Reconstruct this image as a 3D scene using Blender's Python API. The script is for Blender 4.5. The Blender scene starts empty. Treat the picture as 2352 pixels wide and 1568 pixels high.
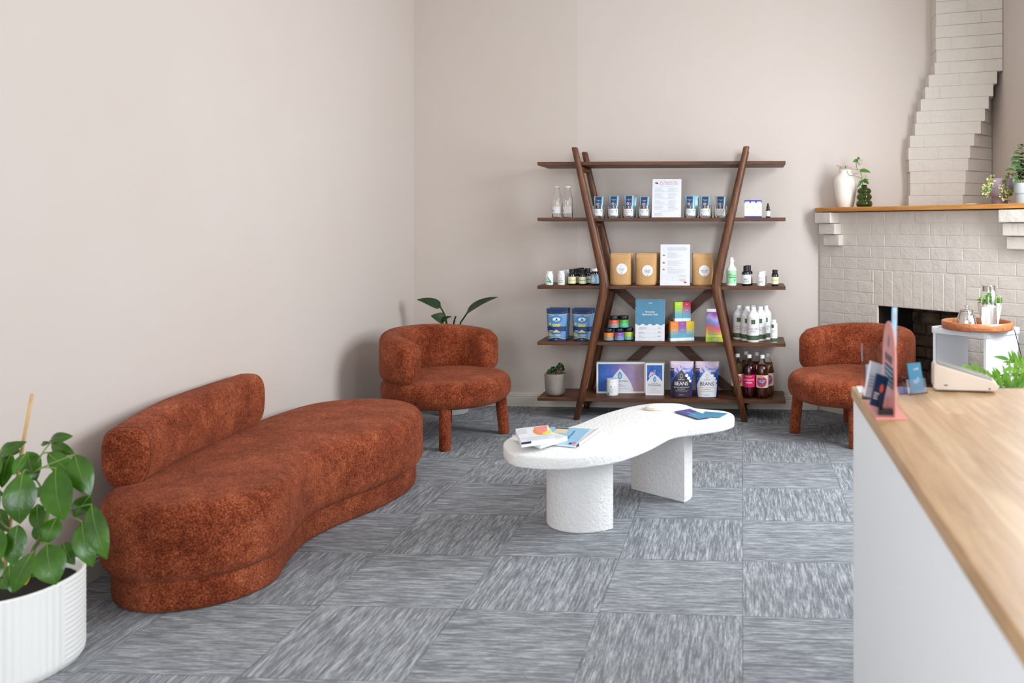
import bpy, bmesh, math, random
from mathutils import Vector, Matrix
random.seed(7)
scn = bpy.context.scene
COL = scn.collection
PI = math.pi
sin, cos = math.sin, math.cos

# ---------------------------------------------------------------- camera model
F_PX, TAN, YH, EYE = 2030.0, 0.058, 520.0, 1.343
YAW = math.atan(TAN); CX = 1706 - F_PX*TAN
CC, SS = cos(YAW), sin(YAW)
def at(px, py, Y):
    """point of the room at depth Y seen at that place of the photo"""
    u = (px-CX)/F_PX; v = (py-YH)/F_PX
    dx, dy, dz = u*CC-SS, u*SS+CC, -v
    k = Y/dy
    return Vector((dx*k, Y, EYE+dz*k))
def mpp(Y): return Y/F_PX          # metres per pixel, near enough

# ---------------------------------------------------------------- materials
def lin(h):
    if isinstance(h, str):
        h = h.lstrip('#'); c = [int(h[i:i+2], 16)/255 for i in (0, 2, 4)]
    else: c = [v/255 for v in h]
    return tuple(v/12.92 if v <= .04045 else ((v+.055)/1.055)**2.4 for v in c)+(1,)
M = {}
class NT:
    def __init__(s, name):
        s.m = bpy.data.materials.new(name); s.m.use_nodes = True
        s.t = s.m.node_tree; s.b = s.t.nodes['Principled BSDF']; s.tc = None
    def n(s, typ, **kw):
        nd = s.t.nodes.new('ShaderNode'+typ)
        for k, v in kw.items():
            if k.startswith('i_'):
                key = k[2:]; key = int(key) if key.isdigit() else key.replace('_', ' ')
                nd.inputs[key].default_value = v
            else: setattr(nd, k, v)
        return nd
    def l(s, a, ao, b, bi): s.t.links.new(a.outputs[ao], b.inputs[bi])
    def co(s, out='Object'):
        if not s.tc: s.tc = s.n('TexCoord')
        return s.tc, out
    def mapping(s, scale, out='Object', loc=(0, 0, 0), rot=(0, 0, 0)):
        mp = s.n('Mapping'); mp.inputs['Scale'].default_value = scale
        mp.inputs['Location'].default_value = loc; mp.inputs['Rotation'].default_value = rot
        c, o = s.co(out); s.l(c, o, mp, 'Vector'); return mp
    def noise(s, scale, src=None, detail=4, rough=.6, dist=0):
        nz = s.n('TexNoise'); nz.inputs['Scale'].default_value = scale
        nz.inputs['Detail'].default_value = detail; nz.inputs['Roughness'].default_value = rough
        nz.inputs['Distortion'].default_value = dist
        if src: s.l(src, 0, nz, 'Vector')
        else:
            c, o = s.co(); s.l(c, o, nz, 'Vector')
        return nz
    def ramp(s, src, out, stops, interp='LINEAR'):
        r = s.n('ValToRGB'); r.color_ramp.interpolation = interp
        e = r.color_ramp.elements
        while len(e) < len(stops): e.new(.5)
        for el, (p, c) in zip(e, stops): el.position = p; el.color = lin(c) if isinstance(c, str) else c
        s.l(src, out, r, 'Fac'); return r
    def bump(s, src, out, strength, dist=.01, prev=None):
        b = s.n('Bump'); b.inputs['Strength'].default_value = strength; b.inputs['Distance'].default_value = dist
        s.l(src, out, b, 'Height')
        if prev: s.l(prev, 0, b, 'Normal')
        s.l(b, 0, s.b, 'Normal'); return b
    def math(s, op, a, b=None, ao=0, bo=0):
        m = s.n('Math', operation=op)
        for i, (x, o) in enumerate(((a, ao), (b, bo))):
            if x is None: continue
            if isinstance(x, (int, float)): m.inputs[i].default_value = x
            else: s.l(x, o, m, i)
        return m
def mat(name, col, rough=.5, metal=0, bump=None, var=None, trans=0, coat=0, sheen=0, ior=1.45, alpha=1, sss=0):
    if name in M: return M[name]
    t = NT(name); b = t.b
    b.inputs['Base Color'].default_value = lin(col); b.inputs['Roughness'].default_value = rough
    b.inputs['Metallic'].default_value = metal; b.inputs['Transmission Weight'].default_value = trans
    b.inputs['Coat Weight'].default_value = coat; b.inputs['IOR'].default_value = ior
    b.inputs['Sheen Weight'].default_value = sheen; b.inputs['Alpha'].default_value = alpha
    if var:
        nz = t.noise(var[0]); r = t.ramp(nz, 'Fac', [(.35, col), (.65, var[1])]); t.l(r, 0, b, 'Base Color')
    if bump:
        nz = t.noise(bump[0], detail=6); t.bump(nz, 'Fac', bump[1], bump[2] if len(bump) > 2 else .005)
    M[name] = t.m; return t.m
def gradient(name, stops, axis=2, rough=.4, coat=0, interp='LINEAR'):
    """printed colour bands along one axis of the part"""
    if name in M: return M[name]
    t = NT(name); sep = t.n('SeparateXYZ'); c, o = t.co('Generated'); t.l(c, o, sep, 0)
    r = t.ramp(sep, axis, stops, interp); t.l(r, 0, t.b, 'Base Color')
    t.b.inputs['Roughness'].default_value = rough; t.b.inputs['Coat Weight'].default_value = coat
    M[name] = t.m; return t.m
def splash(name, stops, scale=8, rough=.35, seed=0, tilt=.0):
    """printed watercolour wash"""
    if name in M: return M[name]
    t = NT(name); mp = t.mapping((1, .2, 1), loc=(seed, 0, seed*.3)); nz = t.noise(scale, mp, 5, .62, 1.2)
    sep = t.n('SeparateXYZ'); c, o = t.co('Generated'); t.l(c, o, sep, 0)
    a = t.math('MULTIPLY', sep, abs(tilt), 2 if tilt > 0 else 0)
    b = t.math('MULTIPLY', nz, 1-abs(tilt)); d = t.math('ADD', a, b)
    r = t.ramp(d, 0, stops); t.l(r, 0, t.b, 'Base Color'); t.b.inputs['Roughness'].default_value = rough
    M[name] = t.m; return t.m

# wall paint
def paint(name, c1, rough=.75, seam=False):
    t = NT(name); nz = t.noise(1.3, detail=2)
    r = t.ramp(nz, 'Fac', [(.3, c1[0]), (.7, c1[1])])
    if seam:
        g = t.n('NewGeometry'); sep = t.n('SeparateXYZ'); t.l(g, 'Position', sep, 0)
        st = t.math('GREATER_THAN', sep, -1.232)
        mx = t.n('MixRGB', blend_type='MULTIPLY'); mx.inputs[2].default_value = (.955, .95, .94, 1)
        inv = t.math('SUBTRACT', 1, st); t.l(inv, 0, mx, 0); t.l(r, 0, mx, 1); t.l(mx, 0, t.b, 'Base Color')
    else: t.l(r, 0, t.b, 'Base Color')
    t.b.inputs['Roughness'].default_value = rough; t.b.inputs['Specular IOR Level'].default_value = .25
    n2 = t.noise(90, detail=4); t.bump(n2, 'Fac', .08, .004)
    M[name] = t.m; return t.m
WALLC = ('#cfc3ba', '#d1c6be')
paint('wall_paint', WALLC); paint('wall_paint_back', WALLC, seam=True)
mat('ceiling_paint', '#efece6', .8)
mat('trim_paint', '#dfd8cc', .4)
t = NT('painted_brick'); n1 = t.noise(55, detail=8, rough=.7); n2 = t.noise(9, detail=3)
b1 = t.bump(n1, 'Fac', .5, .005); t.bump(n2, 'Fac', .5, .02, b1)
t.b.inputs['Base Color'].default_value = lin('#d4ccc2'); t.b.inputs['Roughness'].default_value = .55
M['painted_brick'] = t.m
mat('soot', '#1b1712', .95, bump=(30, .6, .02), var=(9, '#2c251c'))
mat('old_brick', '#8a755c', .9, bump=(40, .7, .02), var=(7, '#3a2e22'))

# carpet tiles
t = NT('carpet_tiles'); g = t.n('NewGeometry'); sp = t.n('SeparateXYZ'); t.l(g, 'Position', sp, 0)
xs = t.math('DIVIDE', sp, .5, 0); ys0 = t.math('SUBTRACT', sp, .053, 1); ys = t.math('DIVIDE', ys0, .5)
fx = t.math('FLOOR', xs); fy = t.math('FLOOR', ys)
sm = t.math('ADD', fx, fy); hf = t.math('MULTIPLY', sm, .5); fr = t.math('FRACT', hf); par = t.math('GREATER_THAN', fr, .25)
ipar = t.math('SUBTRACT', 1, par)
def mixf(a, b, ao=0, bo=0):        # par ? b : a
    p = t.math('MULTIPLY', a, ipar, ao); q = t.math('MULTIPLY', b, par, bo); return t.math('ADD', p, q)
across = mixf(sp, sp, 0, 1); along = mixf(sp, sp, 1, 0)
tid = t.math('ADD', t.math('MULTIPLY', fx, 3.7), t.math('MULTIPLY', fy, 7.3))
def streak(sa, sl, zoff, detail=3, rough=.6):
    cb = t.n('CombineXYZ'); t.l(t.math('MULTIPLY', across, sa), 0, cb, 0); t.l(t.math('MULTIPLY', along, sl), 0, cb, 1)
    t.l(t.math('ADD', tid, zoff), 0, cb, 2); return t.noise(1.0, cb, detail, rough)
s1 = streak(150, 11, 0); s2 = streak(62, 6, 11.3, 2); s3 = streak(380, 40, 23.1, 2); s4 = streak(420, 420, 5.5, 1)
m1 = t.math('ADD', t.math('MULTIPLY', s1, .50), t.math('MULTIPLY', s2, .30))
m2 = t.math('ADD', m1, t.math('MULTIPLY', s3, .26)); m3 = t.math('ADD', m2, t.math('MULTIPLY', s4, .14))
rp = t.ramp(m3, 0, [(.50, '#6d7074'), (.58, '#808387'), (.64, '#979a9e'), (.73, '#b6b9bc')])
ex = t.math('ABSOLUTE', t.math('SUBTRACT', t.math('FRACT', xs), .5)); ey = t.math('ABSOLUTE', t.math('SUBTRACT', t.math('FRACT', ys), .5))
em = t.math('GREATER_THAN', t.math('MAXIMUM', ex, ey), .4955)
mx = t.n('MixRGB', blend_type='MULTIPLY'); mx.inputs[2].default_value = (.72, .72, .73, 1)
t.l(em, 0, mx, 0); t.l(rp, 0, mx, 1); t.l(mx, 0, t.b, 'Base Color')
t.b.inputs['Roughness'].default_value = .95; t.b.inputs['Specular IOR Level'].default_value = .15
t.bump(m3, 0, .35, .004); M['carpet'] = t.m

# rust boucle upholstery
t = NT('rust_boucle'); n1 = t.noise(7, detail=4, rough=.65, dist=.4); n2 = t.noise(170, detail=3, rough=.7)
a = t.math('ADD', t.math('MULTIPLY', n1, .30), t.math('MULTIPLY', n2, .70))
n3 = t.noise(38, detail=4, rough=.75); a = t.math('ADD', a, t.math('MULTIPLY', n3, .24))
rp = t.ramp(a, 0, [(.49, '#481a09'), (.585, '#753219'), (.67, '#9a4c2e'), (.80, '#c57651')])
t.l(rp, 0, t.b, 'Base Color'); t.b.inputs['Roughness'].default_value = .9
t.b.inputs['Specular IOR Level'].default_value = .15
t.b.inputs['Sheen Weight'].default_value = .32; t.b.inputs['Sheen Roughness'].default_value = .45
t.b.inputs['Sheen Tint'].default_value = lin('#e0957a')
t.bump(n2, 'Fac', .8, .008); M['boucle'] = t.m
mat('seam', '#6a2d17', .9)

# woods
def wood(name, cols, scale, axis='x', rough=.45, coat=0.0, knots=0):
    t = NT(name); sc = {'x': (1, 14, 14), 'y': (14, 1, 14), 'z': (14, 14, 1)}[axis]
    mp = t.mapping(sc); n1 = t.noise(scale, mp, 5, .6, 1.4); n2 = t.noise(scale*5, mp, 3, .6)
    a = t.math('ADD', t.math('MULTIPLY', n1, .75), t.math('MULTIPLY', n2, .25))
    r = t.ramp(a, 0, [(.33, cols[0]), (.5, cols[1]), (.68, cols[2])]); t.l(r, 0, t.b, 'Base Color')
    t.b.inputs['Roughness'].default_value = rough; t.b.inputs['Coat Weight'].default_value = coat
    t.bump(n2, 'Fac', .08, .002); M[name] = t.m
wood('walnut', ('#371c0b', '#573015', '#724421'), 2.2, 'x', .5)
wood('walnut_post', ('#42220c', '#613617', '#7a4924'), 2.2, 'z', .45)
wood('mantel_wood', ('#a5672a', '#c08240', '#d29a56'), 2.5, 'x', .4)
wood('acacia', ('#8a4a28', '#b06a40', '#c98a5c'), 6, 'x', .35, .2)
wood('bamboo', ('#b98f5a', '#c9a26c', '#d8b585'), 3, 'z', .6)
# laminated countertop with staves along Y
t = NT('counter_wood'); mp = t.mapping((1, 1, 1), rot=(0, 0, PI/2)); bt = t.n('TexBrick')
bt.offset = .37; bt.inputs['Scale'].default_value = 1; bt.inputs['Brick Width'].default_value = .55; bt.inputs['Row Height'].default_value = .045
bt.inputs['Mortar Size'].default_value = .0; bt.inputs['Color1'].default_value = lin('#c79f72'); bt.inputs['Color2'].default_value = lin('#dcbb92')
t.l(mp, 0, bt, 'Vector'); mp2 = t.mapping((22, 1.6, 22)); n1 = t.noise(1.6, mp2, 5, .62, 1.0)
mp3 = t.mapping((3.5, .7, 3)); n2 = t.noise(1.3, mp3, 3, .5, 1)
r = t.ramp(n1, 'Fac', [(.3, (.62, .55, .47, 1)), (.62, (1, 1, 1, 1))]); r2 = t.ramp(n2, 'Fac', [(.35, (.74, .62, .48, 1)), (.55, (1, 1, 1, 1))])
mx = t.n('MixRGB', blend_type='MULTIPLY'); mx.inputs[0].default_value = .85; t.l(bt, 'Color', mx, 1); t.l(r, 0, mx, 2)
mx2 = t.n('MixRGB', blend_type='MULTIPLY'); mx2.inputs[0].default_value = .7; t.l(mx, 0, mx2, 1); t.l(r2, 0, mx2, 2)
t.l(mx2, 0, t.b, 'Base Color'); t.b.inputs['Roughness'].default_value = .42; M['counter_wood'] = t.m

mat('white_laminate', '#f6f9fc', .45); mat('white_plastic', '#f1f1ef', .35); mat('white_metal', '#eef0f4', .35)
t = NT('plaster_white'); n1 = t.noise(55, detail=5, rough=.6, dist=.3); n2 = t.noise(140, detail=3)
b1 = t.bump(n1, 'Fac', .6, .014); t.bump(n2, 'Fac', .3, .005, b1)
t.b.inputs['Base Color'].default_value = lin('#efeeec'); t.b.inputs['Roughness'].default_value = .6; M['plaster_white'] = t.m
mat('ceramic_white', '#efe6db', .7, bump=(60, .35, .006)); mat('pot_white', '#efeeea', .45)
mat('pot_grey', '#8f857c', .75, bump=(80, .15), var=(14, '#9a9087')); mat('planter_grey', '#a9acab', .6)
mat('mauve', '#a08a98', .55); mat('soil', '#1d1712', .95, bump=(60, .8, .01))
mat('glass', '#ffffff', .02, trans=1, ior=1.45); mat('acrylic', '#f4f4fa', .03, trans=1, ior=1.3)
mat('glass_green', '#8fa070', .03, trans=1, ior=1.35); mat('water', '#ffffff', 0, trans=1, ior=1.33)
mat('steel', '#d8d4ce', .12, metal=1); mat('black_plastic', '#141416', .35); mat('black_gloss', '#0d0a0c', .15, coat=.5)
mat('amber', '#2a1208', .12, coat=.6, trans=.25)
def leafmat(name, c1, c2, rough=.3, scale=9):
    t = NT(name); nz = t.noise(scale, detail=3); r = t.ramp(nz, 'Fac', [(.35, c1), (.65, c2)]); t.l(r, 0, t.b, 'Base Color')
    t.b.inputs['Roughness'].default_value = rough; t.b.inputs['Subsurface Weight'].default_value = 0
    mp = t.mapping((1, 1, 1)); n2 = t.noise(60, mp, 2); t.bump(n2, 'Fac', .25, .003)
    tr = t.n('BsdfTranslucent'); tr.inputs['Color'].default_value = lin(c2); ms = t.n('MixShader'); ms.inputs[0].default_value = .12
    out = t.t.nodes['Material Output']; t.l(t.b, 0, ms, 1); t.l(tr, 0, ms, 2); t.l(ms, 0, out, 0); M[name] = t.m
leafmat('leaf_umbrella', '#285008', '#437614', .25); leafmat('leaf_dark', '#16300f', '#264619', .5)
leafmat('leaf_pothos', '#2f5a1a', '#5d8a2c', .3); leafmat('leaf_bright', '#5f9a2a', '#9acb4a', .4)
leafmat('leaf_jade', '#2b4520', '#4c6a32', .35); leafmat('leaf_varieg', '#cbbb6a', '#4c6330', .4, 120)
leafmat('leaf_money', '#1f3d1c', '#39602c', .35); leafmat('leaf_yellow', '#d8a01c', '#e8bd2e', .5)
leafmat('dried', '#b9a596', '#cdbfb4', .8); leafmat('bark', '#5c4a30', '#6d5638', .8); leafmat('stem_green', '#6b8a3c', '#86a04c', .5)
for n_, c_ in dict(ink='#26262e', grey='#8d8f98', lightgrey='#b9bac2', white='#f4f4f4', label='#e4e4e4', cream='#e9e3bd', lime='#b9c43a', teal='#2f9c8a',
        red='#c23a3a', coral='#e0604c', navy='#1c3352', navyband='#173c66', ice='#9cc3d3', green='#2fae62', paper='#dfe0e4', olive='#4a6046',
        yellow='#e8e02c', orange='#ee8f22', purple='#6d52a8', magenta='#d11a5e', blue='#2f86c8', skyblue='#8fbcd8', mint='#a9dfae', sand='#d9c9a2',
        deepblue='#12305c', midblue='#4f86b8', pink='#e98d80', darkbox='#1c2230', mossprint='#5f9a4a', chili='#b32e3c', rustprint='#c9704a',
        boxblue='#2036a0', spine='#1f2950', indigo='#514a8c').items(): mat('p_'+n_, c_, .45)
mat('kraft', '#c39561', .7, bump=(35, .45, .008), var=(5, '#cca06c'))
mat('pouch_ice', '#8fb9c9', .3, bump=(22, .4, .01)); mat('pouch_blue', '#6e96c2', .3, bump=(18, .35, .01))

# ---------------------------------------------------------------- mesh helpers
LASTP = {}
def B(): return bmesh.new()
def obj(name, bm, m=None, parent=None, smooth=False, bevel=0, seg=2, sub=0, loc=None, rot=None):
    me = bpy.data.meshes.new(name)
    if isinstance(bm, bmesh.types.BMesh):
        bmesh.ops.recalc_face_normals(bm, faces=bm.faces); bm.to_mesh(me); bm.free()
    o = bpy.data.objects.new(name, me); COL.objects.link(o)
    if m: me.materials.append(M[m] if isinstance(m, str) else m)
    if smooth:
        for p in me.polygons: p.use_smooth = True
        if smooth == 'auto': 
            md = o.modifiers.new('sm', 'EDGE_SPLIT'); md.split_angle = .7
    if bevel:
        md = o.modifiers.new('bv', 'BEVEL'); md.width = bevel; md.segments = seg; md.limit_method = 'ANGLE'
        for p in me.polygons: p.use_smooth = True
        md2 = o.modifiers.new('wn', 'WEIGHTED_NORMAL'); md2.keep_sharp = True
    if sub:
        md = o.modifiers.new('ss', 'SUBSURF'); md.levels = sub; md.render_levels = sub
    if parent is not None:
        o.parent = parent
        if name in ('paper_label', 'sheet', 'printed_panel', 'cover'): LASTP[parent.name] = o
    if loc: o.location = loc
    if rot: o.rotation_euler = rot
    return o
def box(bm, c, s, rz=0, mtx=None):
    v = bmesh.ops.create_cube(bm, size=1)['verts']
    mt = Matrix.Translation(c) @ Matrix.Rotation(rz, 4, 'Z') @ Matrix.Diagonal((s[0], s[1], s[2], 1))
    if mtx: mt = mtx @ mt
    bmesh.ops.transform(bm, matrix=mt, verts=v); return v
def bxx(bm, x0, x1, y0, y1, z0, z1): return box(bm, ((x0+x1)/2, (y0+y1)/2, (z0+z1)/2), (x1-x0, y1-y0, z1-z0))
def rings(bm, rs, closed_ring=True, cap0=True, cap1=True, loop=False):
    vs = [[bm.verts.new(p) for p in r] for r in rs]
    n = len(vs[0]); k = len(vs)
    for i in range(k-(0 if loop else 1)):
        a, b = vs[i], vs[(i+1) % k]
        for j in range(n-(0 if closed_ring else 1)):
            q = (a[j], a[(j+1) % n], b[(j+1) % n], b[j])
            try: bm.faces.new(q)
            except ValueError: pass
    if not loop and closed_ring:
        if cap0: bm.faces.new(vs[0][::-1])
        if cap1: bm.faces.new(vs[-1])
    return vs
def lathe(bm, prof, n=32, cx=0, cy=0, cap0=True, cap1=True):
    rs = [[(cx+max(r, 1e-4)*cos(2*PI*j/n), cy+max(r, 1e-4)*sin(2*PI*j/n), z) for j in range(n)] for r, z in prof]
    rings(bm, rs, True, cap0, cap1)
def tube(bm, pts, rad, n=10, cap=True):
    pts = [Vector(p) for p in pts]; k = len(pts)
    if not isinstance(rad, (list, tuple)): rad = [rad]*k
    up = Vector((0, 0, 1)); rs = []; prev = None
    for i in range(k):
        d = (pts[min(i+1, k-1)]-pts[max(i-1, 0)]).normalized()
        if prev is None:
            a = d.cross(up if abs(d.z) < .95 else Vector((1, 0, 0))).normalized()
        else: a = (prev-d*prev.dot(d)).normalized()
        prev = a; b = d.cross(a)
        rs.append([pts[i]+(a*cos(2*PI*j/n)+b*sin(2*PI*j/n))*rad[i] for j in range(n)])
    rings(bm, rs, True, cap, cap)
def crom(pts, per=6, closed=False):
    P = [Vector(p) for p in pts]; n = len(P); out = []
    rng = range(n if closed else n-1)
    for i in rng:
        if closed: p0, p1, p2, p3 = P[(i-1) % n], P[i], P[(i+1) % n], P[(i+2) % n]
        else: p0, p1, p2, p3 = P[max(i-1, 0)], P[i], P[i+1], P[min(i+2, n-1)]
        for k in range(per):
            t = k/per
            out.append(.5*((2*p1)+(p2-p0)*t+(2*p0-5*p1+4*p2-p3)*t*t+(3*p1-p0-3*p2+p3)*t**3))
    if not closed: out.append(P[-1])
    return out
def inset2d(pts, d):
    n = len(pts); area = sum(pts[i][0]*pts[(i+1) % n][1]-pts[(i+1) % n][0]*pts[i][1] for i in range(n)); sg = 1 if area > 0 else -1
    out = []
    for i in range(n):
        a, b = pts[i-1], pts[(i+1) % n]; tx, ty = b[0]-a[0], b[1]-a[1]; L = math.hypot(tx, ty) or 1
        out.append((pts[i][0]-ty/L*d*sg, pts[i][1]+tx/L*d*sg))
    return out
def slab(bm, outline, prof):
    """closed outline (x,y) swept through (inset, z) pairs"""
    rings(bm, [[(x, y, z) for x, y in inset2d(outline, d)] for d, z in prof])
def rr_prof(z0, z1, rb, rt, n=6):
    p = []
    for i in range(n+1):
        a = PI/2*i/n; p.append((rb-rb*sin(a), z0+rb-rb*cos(a)))
    for i in range(n+1):
        a = PI/2*i/n; p.append((rt-rt*cos(a), z1-rt+rt*sin(a)))
    return p
def extrude_poly(bm, pts, fn0, fn1):
    a = [bm.verts.new(fn0(*p)) for p in pts]; b = [bm.verts.new(fn1(*p)) for p in pts]; n = len(pts)
    bm.faces.new(a[::-1]); bm.faces.new(b)
    for i in range(n): bm.faces.new((a[i], a[(i+1) % n], b[(i+1) % n], b[i]))
def thing(name, label, cat, loc=(0, 0, 0), rz=0, group=None, rot=None):
    o = bpy.data.objects.new(name, None); COL.objects.link(o); o.empty_display_size = .05
    o.location = loc; o.rotation_euler = rot if rot else (0, 0, rz)
    o['label'] = label; o['category'] = cat
    if group: o['group'] = group
    return o
def tag(o, label, cat, group=None):
    o['label'] = label; o['category'] = cat
    if group: o['group'] = group
    return o
def struct(name, bm, m, bevel=0, **k):
    o = obj(name, bm, m, None, bevel=bevel, **k); o['kind'] = 'structure'; return o
def dup(root, loc, rz=None, label=None, group=None):
    r = root.copy(); COL.objects.link(r); r.location = loc
    if rz is not None: r.rotation_euler = (0, 0, rz)
    if label: r['label'] = label
    if group: r['group'] = group
    for ch in list(root.children):
        c = ch.copy(); COL.objects.link(c); c.parent = r
        for g in list(ch.children):
            d = g.copy(); COL.objects.link(d); d.parent = c
    return r

# ---- printed matter: flat shapes or lettering laid on a surface
_glyph = {}
def glyphs(s):
    if s in _glyph: return _glyph[s]
    cu = bpy.data.curves.new('tmp', 'FONT'); cu.body = s; cu.size = 1; cu.align_x = 'CENTER'; cu.resolution_u = 3
    ob = bpy.data.objects.new('tmp', cu); COL.objects.link(ob)
    dg = bpy.context.evaluated_depsgraph_get(); me = bpy.data.meshes.new_from_object(ob.evaluated_get(dg))
    v = [tuple(p.co[:2]) for p in me.vertices]; f = [tuple(p.vertices) for p in me.polygons]
    bpy.data.objects.remove(ob); bpy.data.curves.remove(cu); bpy.data.meshes.remove(me)
    _glyph[s] = (v, f); return _glyph[s]
def flatmap(y): return lambda x, z, l: (x, y-l, z)
def cylmap(r, a0=0): return lambda x, z, l: ((r+l)*sin(x/r+a0), -(r+l)*cos(x/r+a0), z)
def topmap(z): return lambda x, y, l: (x, y, z+l)
def prints(parent, items, m, fmap, lift=.0004, name='printed_marks', fine=0):
    bm = B()
    for it in items:
        k = it[0]
        if k == 't':
            _, s, x, z, size = it[:5]; wx = it[5] if len(it) > 5 else 1
            v, f = glyphs(s); vs = [bm.verts.new((x+p[0]*size*wx, 0, z+p[1]*size)) for p in v]
            for q in f:
                try: bm.faces.new([vs[i] for i in q])
                except ValueError: pass
        elif k == 'r':
            _, x, z, w, h = it; bm.faces.new([bm.verts.new((x+a*w/2, 0, z+b*h/2)) for a, b in ((-1, -1), (1, -1), (1, 1), (-1, 1))])
        elif k == 'e':
            _, x, z, rx, rz = it[:5]; n = 20
            bm.faces.new([bm.verts.new((x+rx*cos(2*PI*i/n), 0, z+rz*sin(2*PI*i/n))) for i in range(n)])
        elif k == 'o':
            _, x, z, rx, rz, w = it; n = 24
            a = [bm.verts.new((x+rx*cos(2*PI*i/n), 0, z+rz*sin(2*PI*i/n))) for i in range(n)]
            b = [bm.verts.new((x+(rx-w)*cos(2*PI*i/n), 0, z+(rz-w)*sin(2*PI*i/n))) for i in range(n)]
            for i in range(n): bm.faces.new((a[i], a[(i+1) % n], b[(i+1) % n], b[i]))
        elif k == 'p': bm.faces.new([bm.verts.new((p[0], 0, p[1])) for p in it[1]])
    if fine:
        bmesh.ops.triangulate(bm, faces=bm.faces)
        for _ in range(6):
            es = [e for e in bm.edges if e.calc_length() > fine]
            if not es: break
            bmesh.ops.subdivide_edges(bm, edges=es, cuts=1); bmesh.ops.triangulate(bm, faces=bm.faces)
    for v in bm.verts: v.co = fmap(v.co.x, v.co.z, lift)
    me = bpy.data.meshes.new(name); bm.to_mesh(me); bm.free()
    o = bpy.data.objects.new(name, me); COL.objects.link(o); me.materials.append(M[m])
    sub_ = name in ('printed_marks', 'lettering', 'handwriting', 'printed_swirl')
    o.parent = LASTP.get(parent.name, parent) if sub_ else parent
    if name in ('paper_label', 'printed_panel', 'round_label', 'emblem'): LASTP[parent.name] = o
    return o
def lines(x0, x1, z0, n, dz, h=.0009, rag=.35, seed=1):
    rnd = random.Random(seed); out = []
    for i in range(n):
        w = (x1-x0)*(1-rag*rnd.random()); out.append(('r', x0+w/2, z0-i*dz, w, h))
    return out

def leaf(bm, p0, p1, w, nrm, arch=.12, fold=.18, n=7, shape=1.0, droop=0, rib=None):
    """one leaf blade from p0 to p1, a curved folded surface"""
    p0, p1 = Vector(p0), Vector(p1); d = p1-p0; L = d.length; d.normalize()
    nr = Vector(nrm); nr = (nr-d*nr.dot(d)).normalized(); s = d.cross(nr)
    rows = []
    for i in range(n+1):
        t = i/n; hw = w/2*(sin(PI*min(1, t**(.75*shape)))**.8 if 0 < t < 1 else 0.02)
        c = p0+d*L*t+nr*(arch*L*4*t*(1-t)) - nr*droop*L*t*t
        rows.append([c+s*hw*a+nr*(fold*hw*(abs(a)) - .12*hw*abs(a)**3) for a in (-1, -.5, 0, .5, 1)])
    if rib is not None:
        tube(rib, [r[2]+nr*.0008 for r in rows], [.0016*(1-.8*i/n) for i in range(n+1)], 5)
    vs = [[bm.verts.new(p) for p in r] for r in rows]
    for i in range(n):
        for j in range(4): bm.faces.new((vs[i][j], vs[i][j+1], vs[i+1][j+1], vs[i+1][j]))
E_R = (20, 126); E_F = (90, 26); EXPO = 0.13
# ================================================================ THE ROOM
XL, XR, YB, YF, ZC = -2.475, 1.80, 6.533, -1.6, 3.35
bm = B(); bxx(bm, XL-.2, XR+.2, YF-.2, YB+.2, -.1, 0); struct('floor', bm, 'carpet')
bm = B(); bxx(bm, XL-.2, XR+.2, YF-.2, YB+.2, ZC, ZC+.1); struct('ceiling', bm, 'ceiling_paint')
bm = B(); bxx(bm, XL-.15, XL, YF, YB+.15, 0, ZC); struct('wall_left', bm, 'wall_paint')
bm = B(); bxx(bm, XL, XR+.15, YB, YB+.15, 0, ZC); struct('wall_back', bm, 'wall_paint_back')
WIN_R = [(1.2, 2.4), (3.75, 4.98)]; WZ = (.95, 2.75)
bm = B(); e = [YF]
for a, b in WIN_R: e += [a, b]
e.append(YB)
for i in range(0, len(e), 2): bxx(bm, XR, XR+.15, e[i], e[i+1], 0, ZC)
for a, b in WIN_R: bxx(bm, XR, XR+.15, a, b, 0, WZ[0]); bxx(bm, XR, XR+.15, a, b, WZ[1], ZC)
struct('wall_right', bm, 'wall_paint')
WIN_F = [(-2.0, -.5), (.1, 1.5)]; WFZ = (.7, 2.8)
bm = B(); e = [XL]
for a, b in WIN_F: e += [a, b]
e.append(XR)
for i in range(0, len(e), 2): bxx(bm, e[i], e[i+1], YF-.15, YF, 0, ZC)
for a, b in WIN_F: bxx(bm, a, b, YF-.15, YF, 0, WFZ[0]); bxx(bm, a, b, YF-.15, YF, WFZ[1], ZC)
struct('wall_front', bm, 'wall_paint')
def window(n, horiz, a, b, z0, z1):
    bm = B(); t = .05
    f = (lambda u0, u1, w0, w1: bxx(bm, XR+.03, XR+.08, u0, u1, w0, w1)) if horiz == 'y' else (lambda u0, u1, w0, w1: bxx(bm, u0, u1, YF-.08, YF-.03, w0, w1))
    f(a, a+t, z0, z1); f(b-t, b, z0, z1); f(a, b, z0, z0+t); f(a, b, z1-t, z1); f(a, b, (z0+z1)/2-.02, (z0+z1)/2+.02)
    struct('window_%d' % n, bm, 'trim_paint')
for i, (a, b) in enumerate(WIN_R): window(i+1, 'y', a, b, *WZ)
for i, (a, b) in enumerate(WIN_F): window(i+3, 'x', a, b, *WFZ)
# baseboards with a grooved profile
BP = [(0, 0), (.016, 0), (.016, .066), (.012, .069), (.012, .073), (.015, .076), (.015, .080), (.009, .084), (.009, .089), (.012, .092), (.010, .098), (0, .1)]
bm = B(); rings(bm, [[(x, YB-u, z) for u, z in BP] for x in (XL+.001, .545)]); struct('baseboard_back', bm, 'trim_paint')
bm = B(); rings(bm, [[(XL+u, y, z) for u, z in BP] for y in (YF, YB-.012)]); struct('baseboard_left', bm, 'trim_paint')

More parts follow.
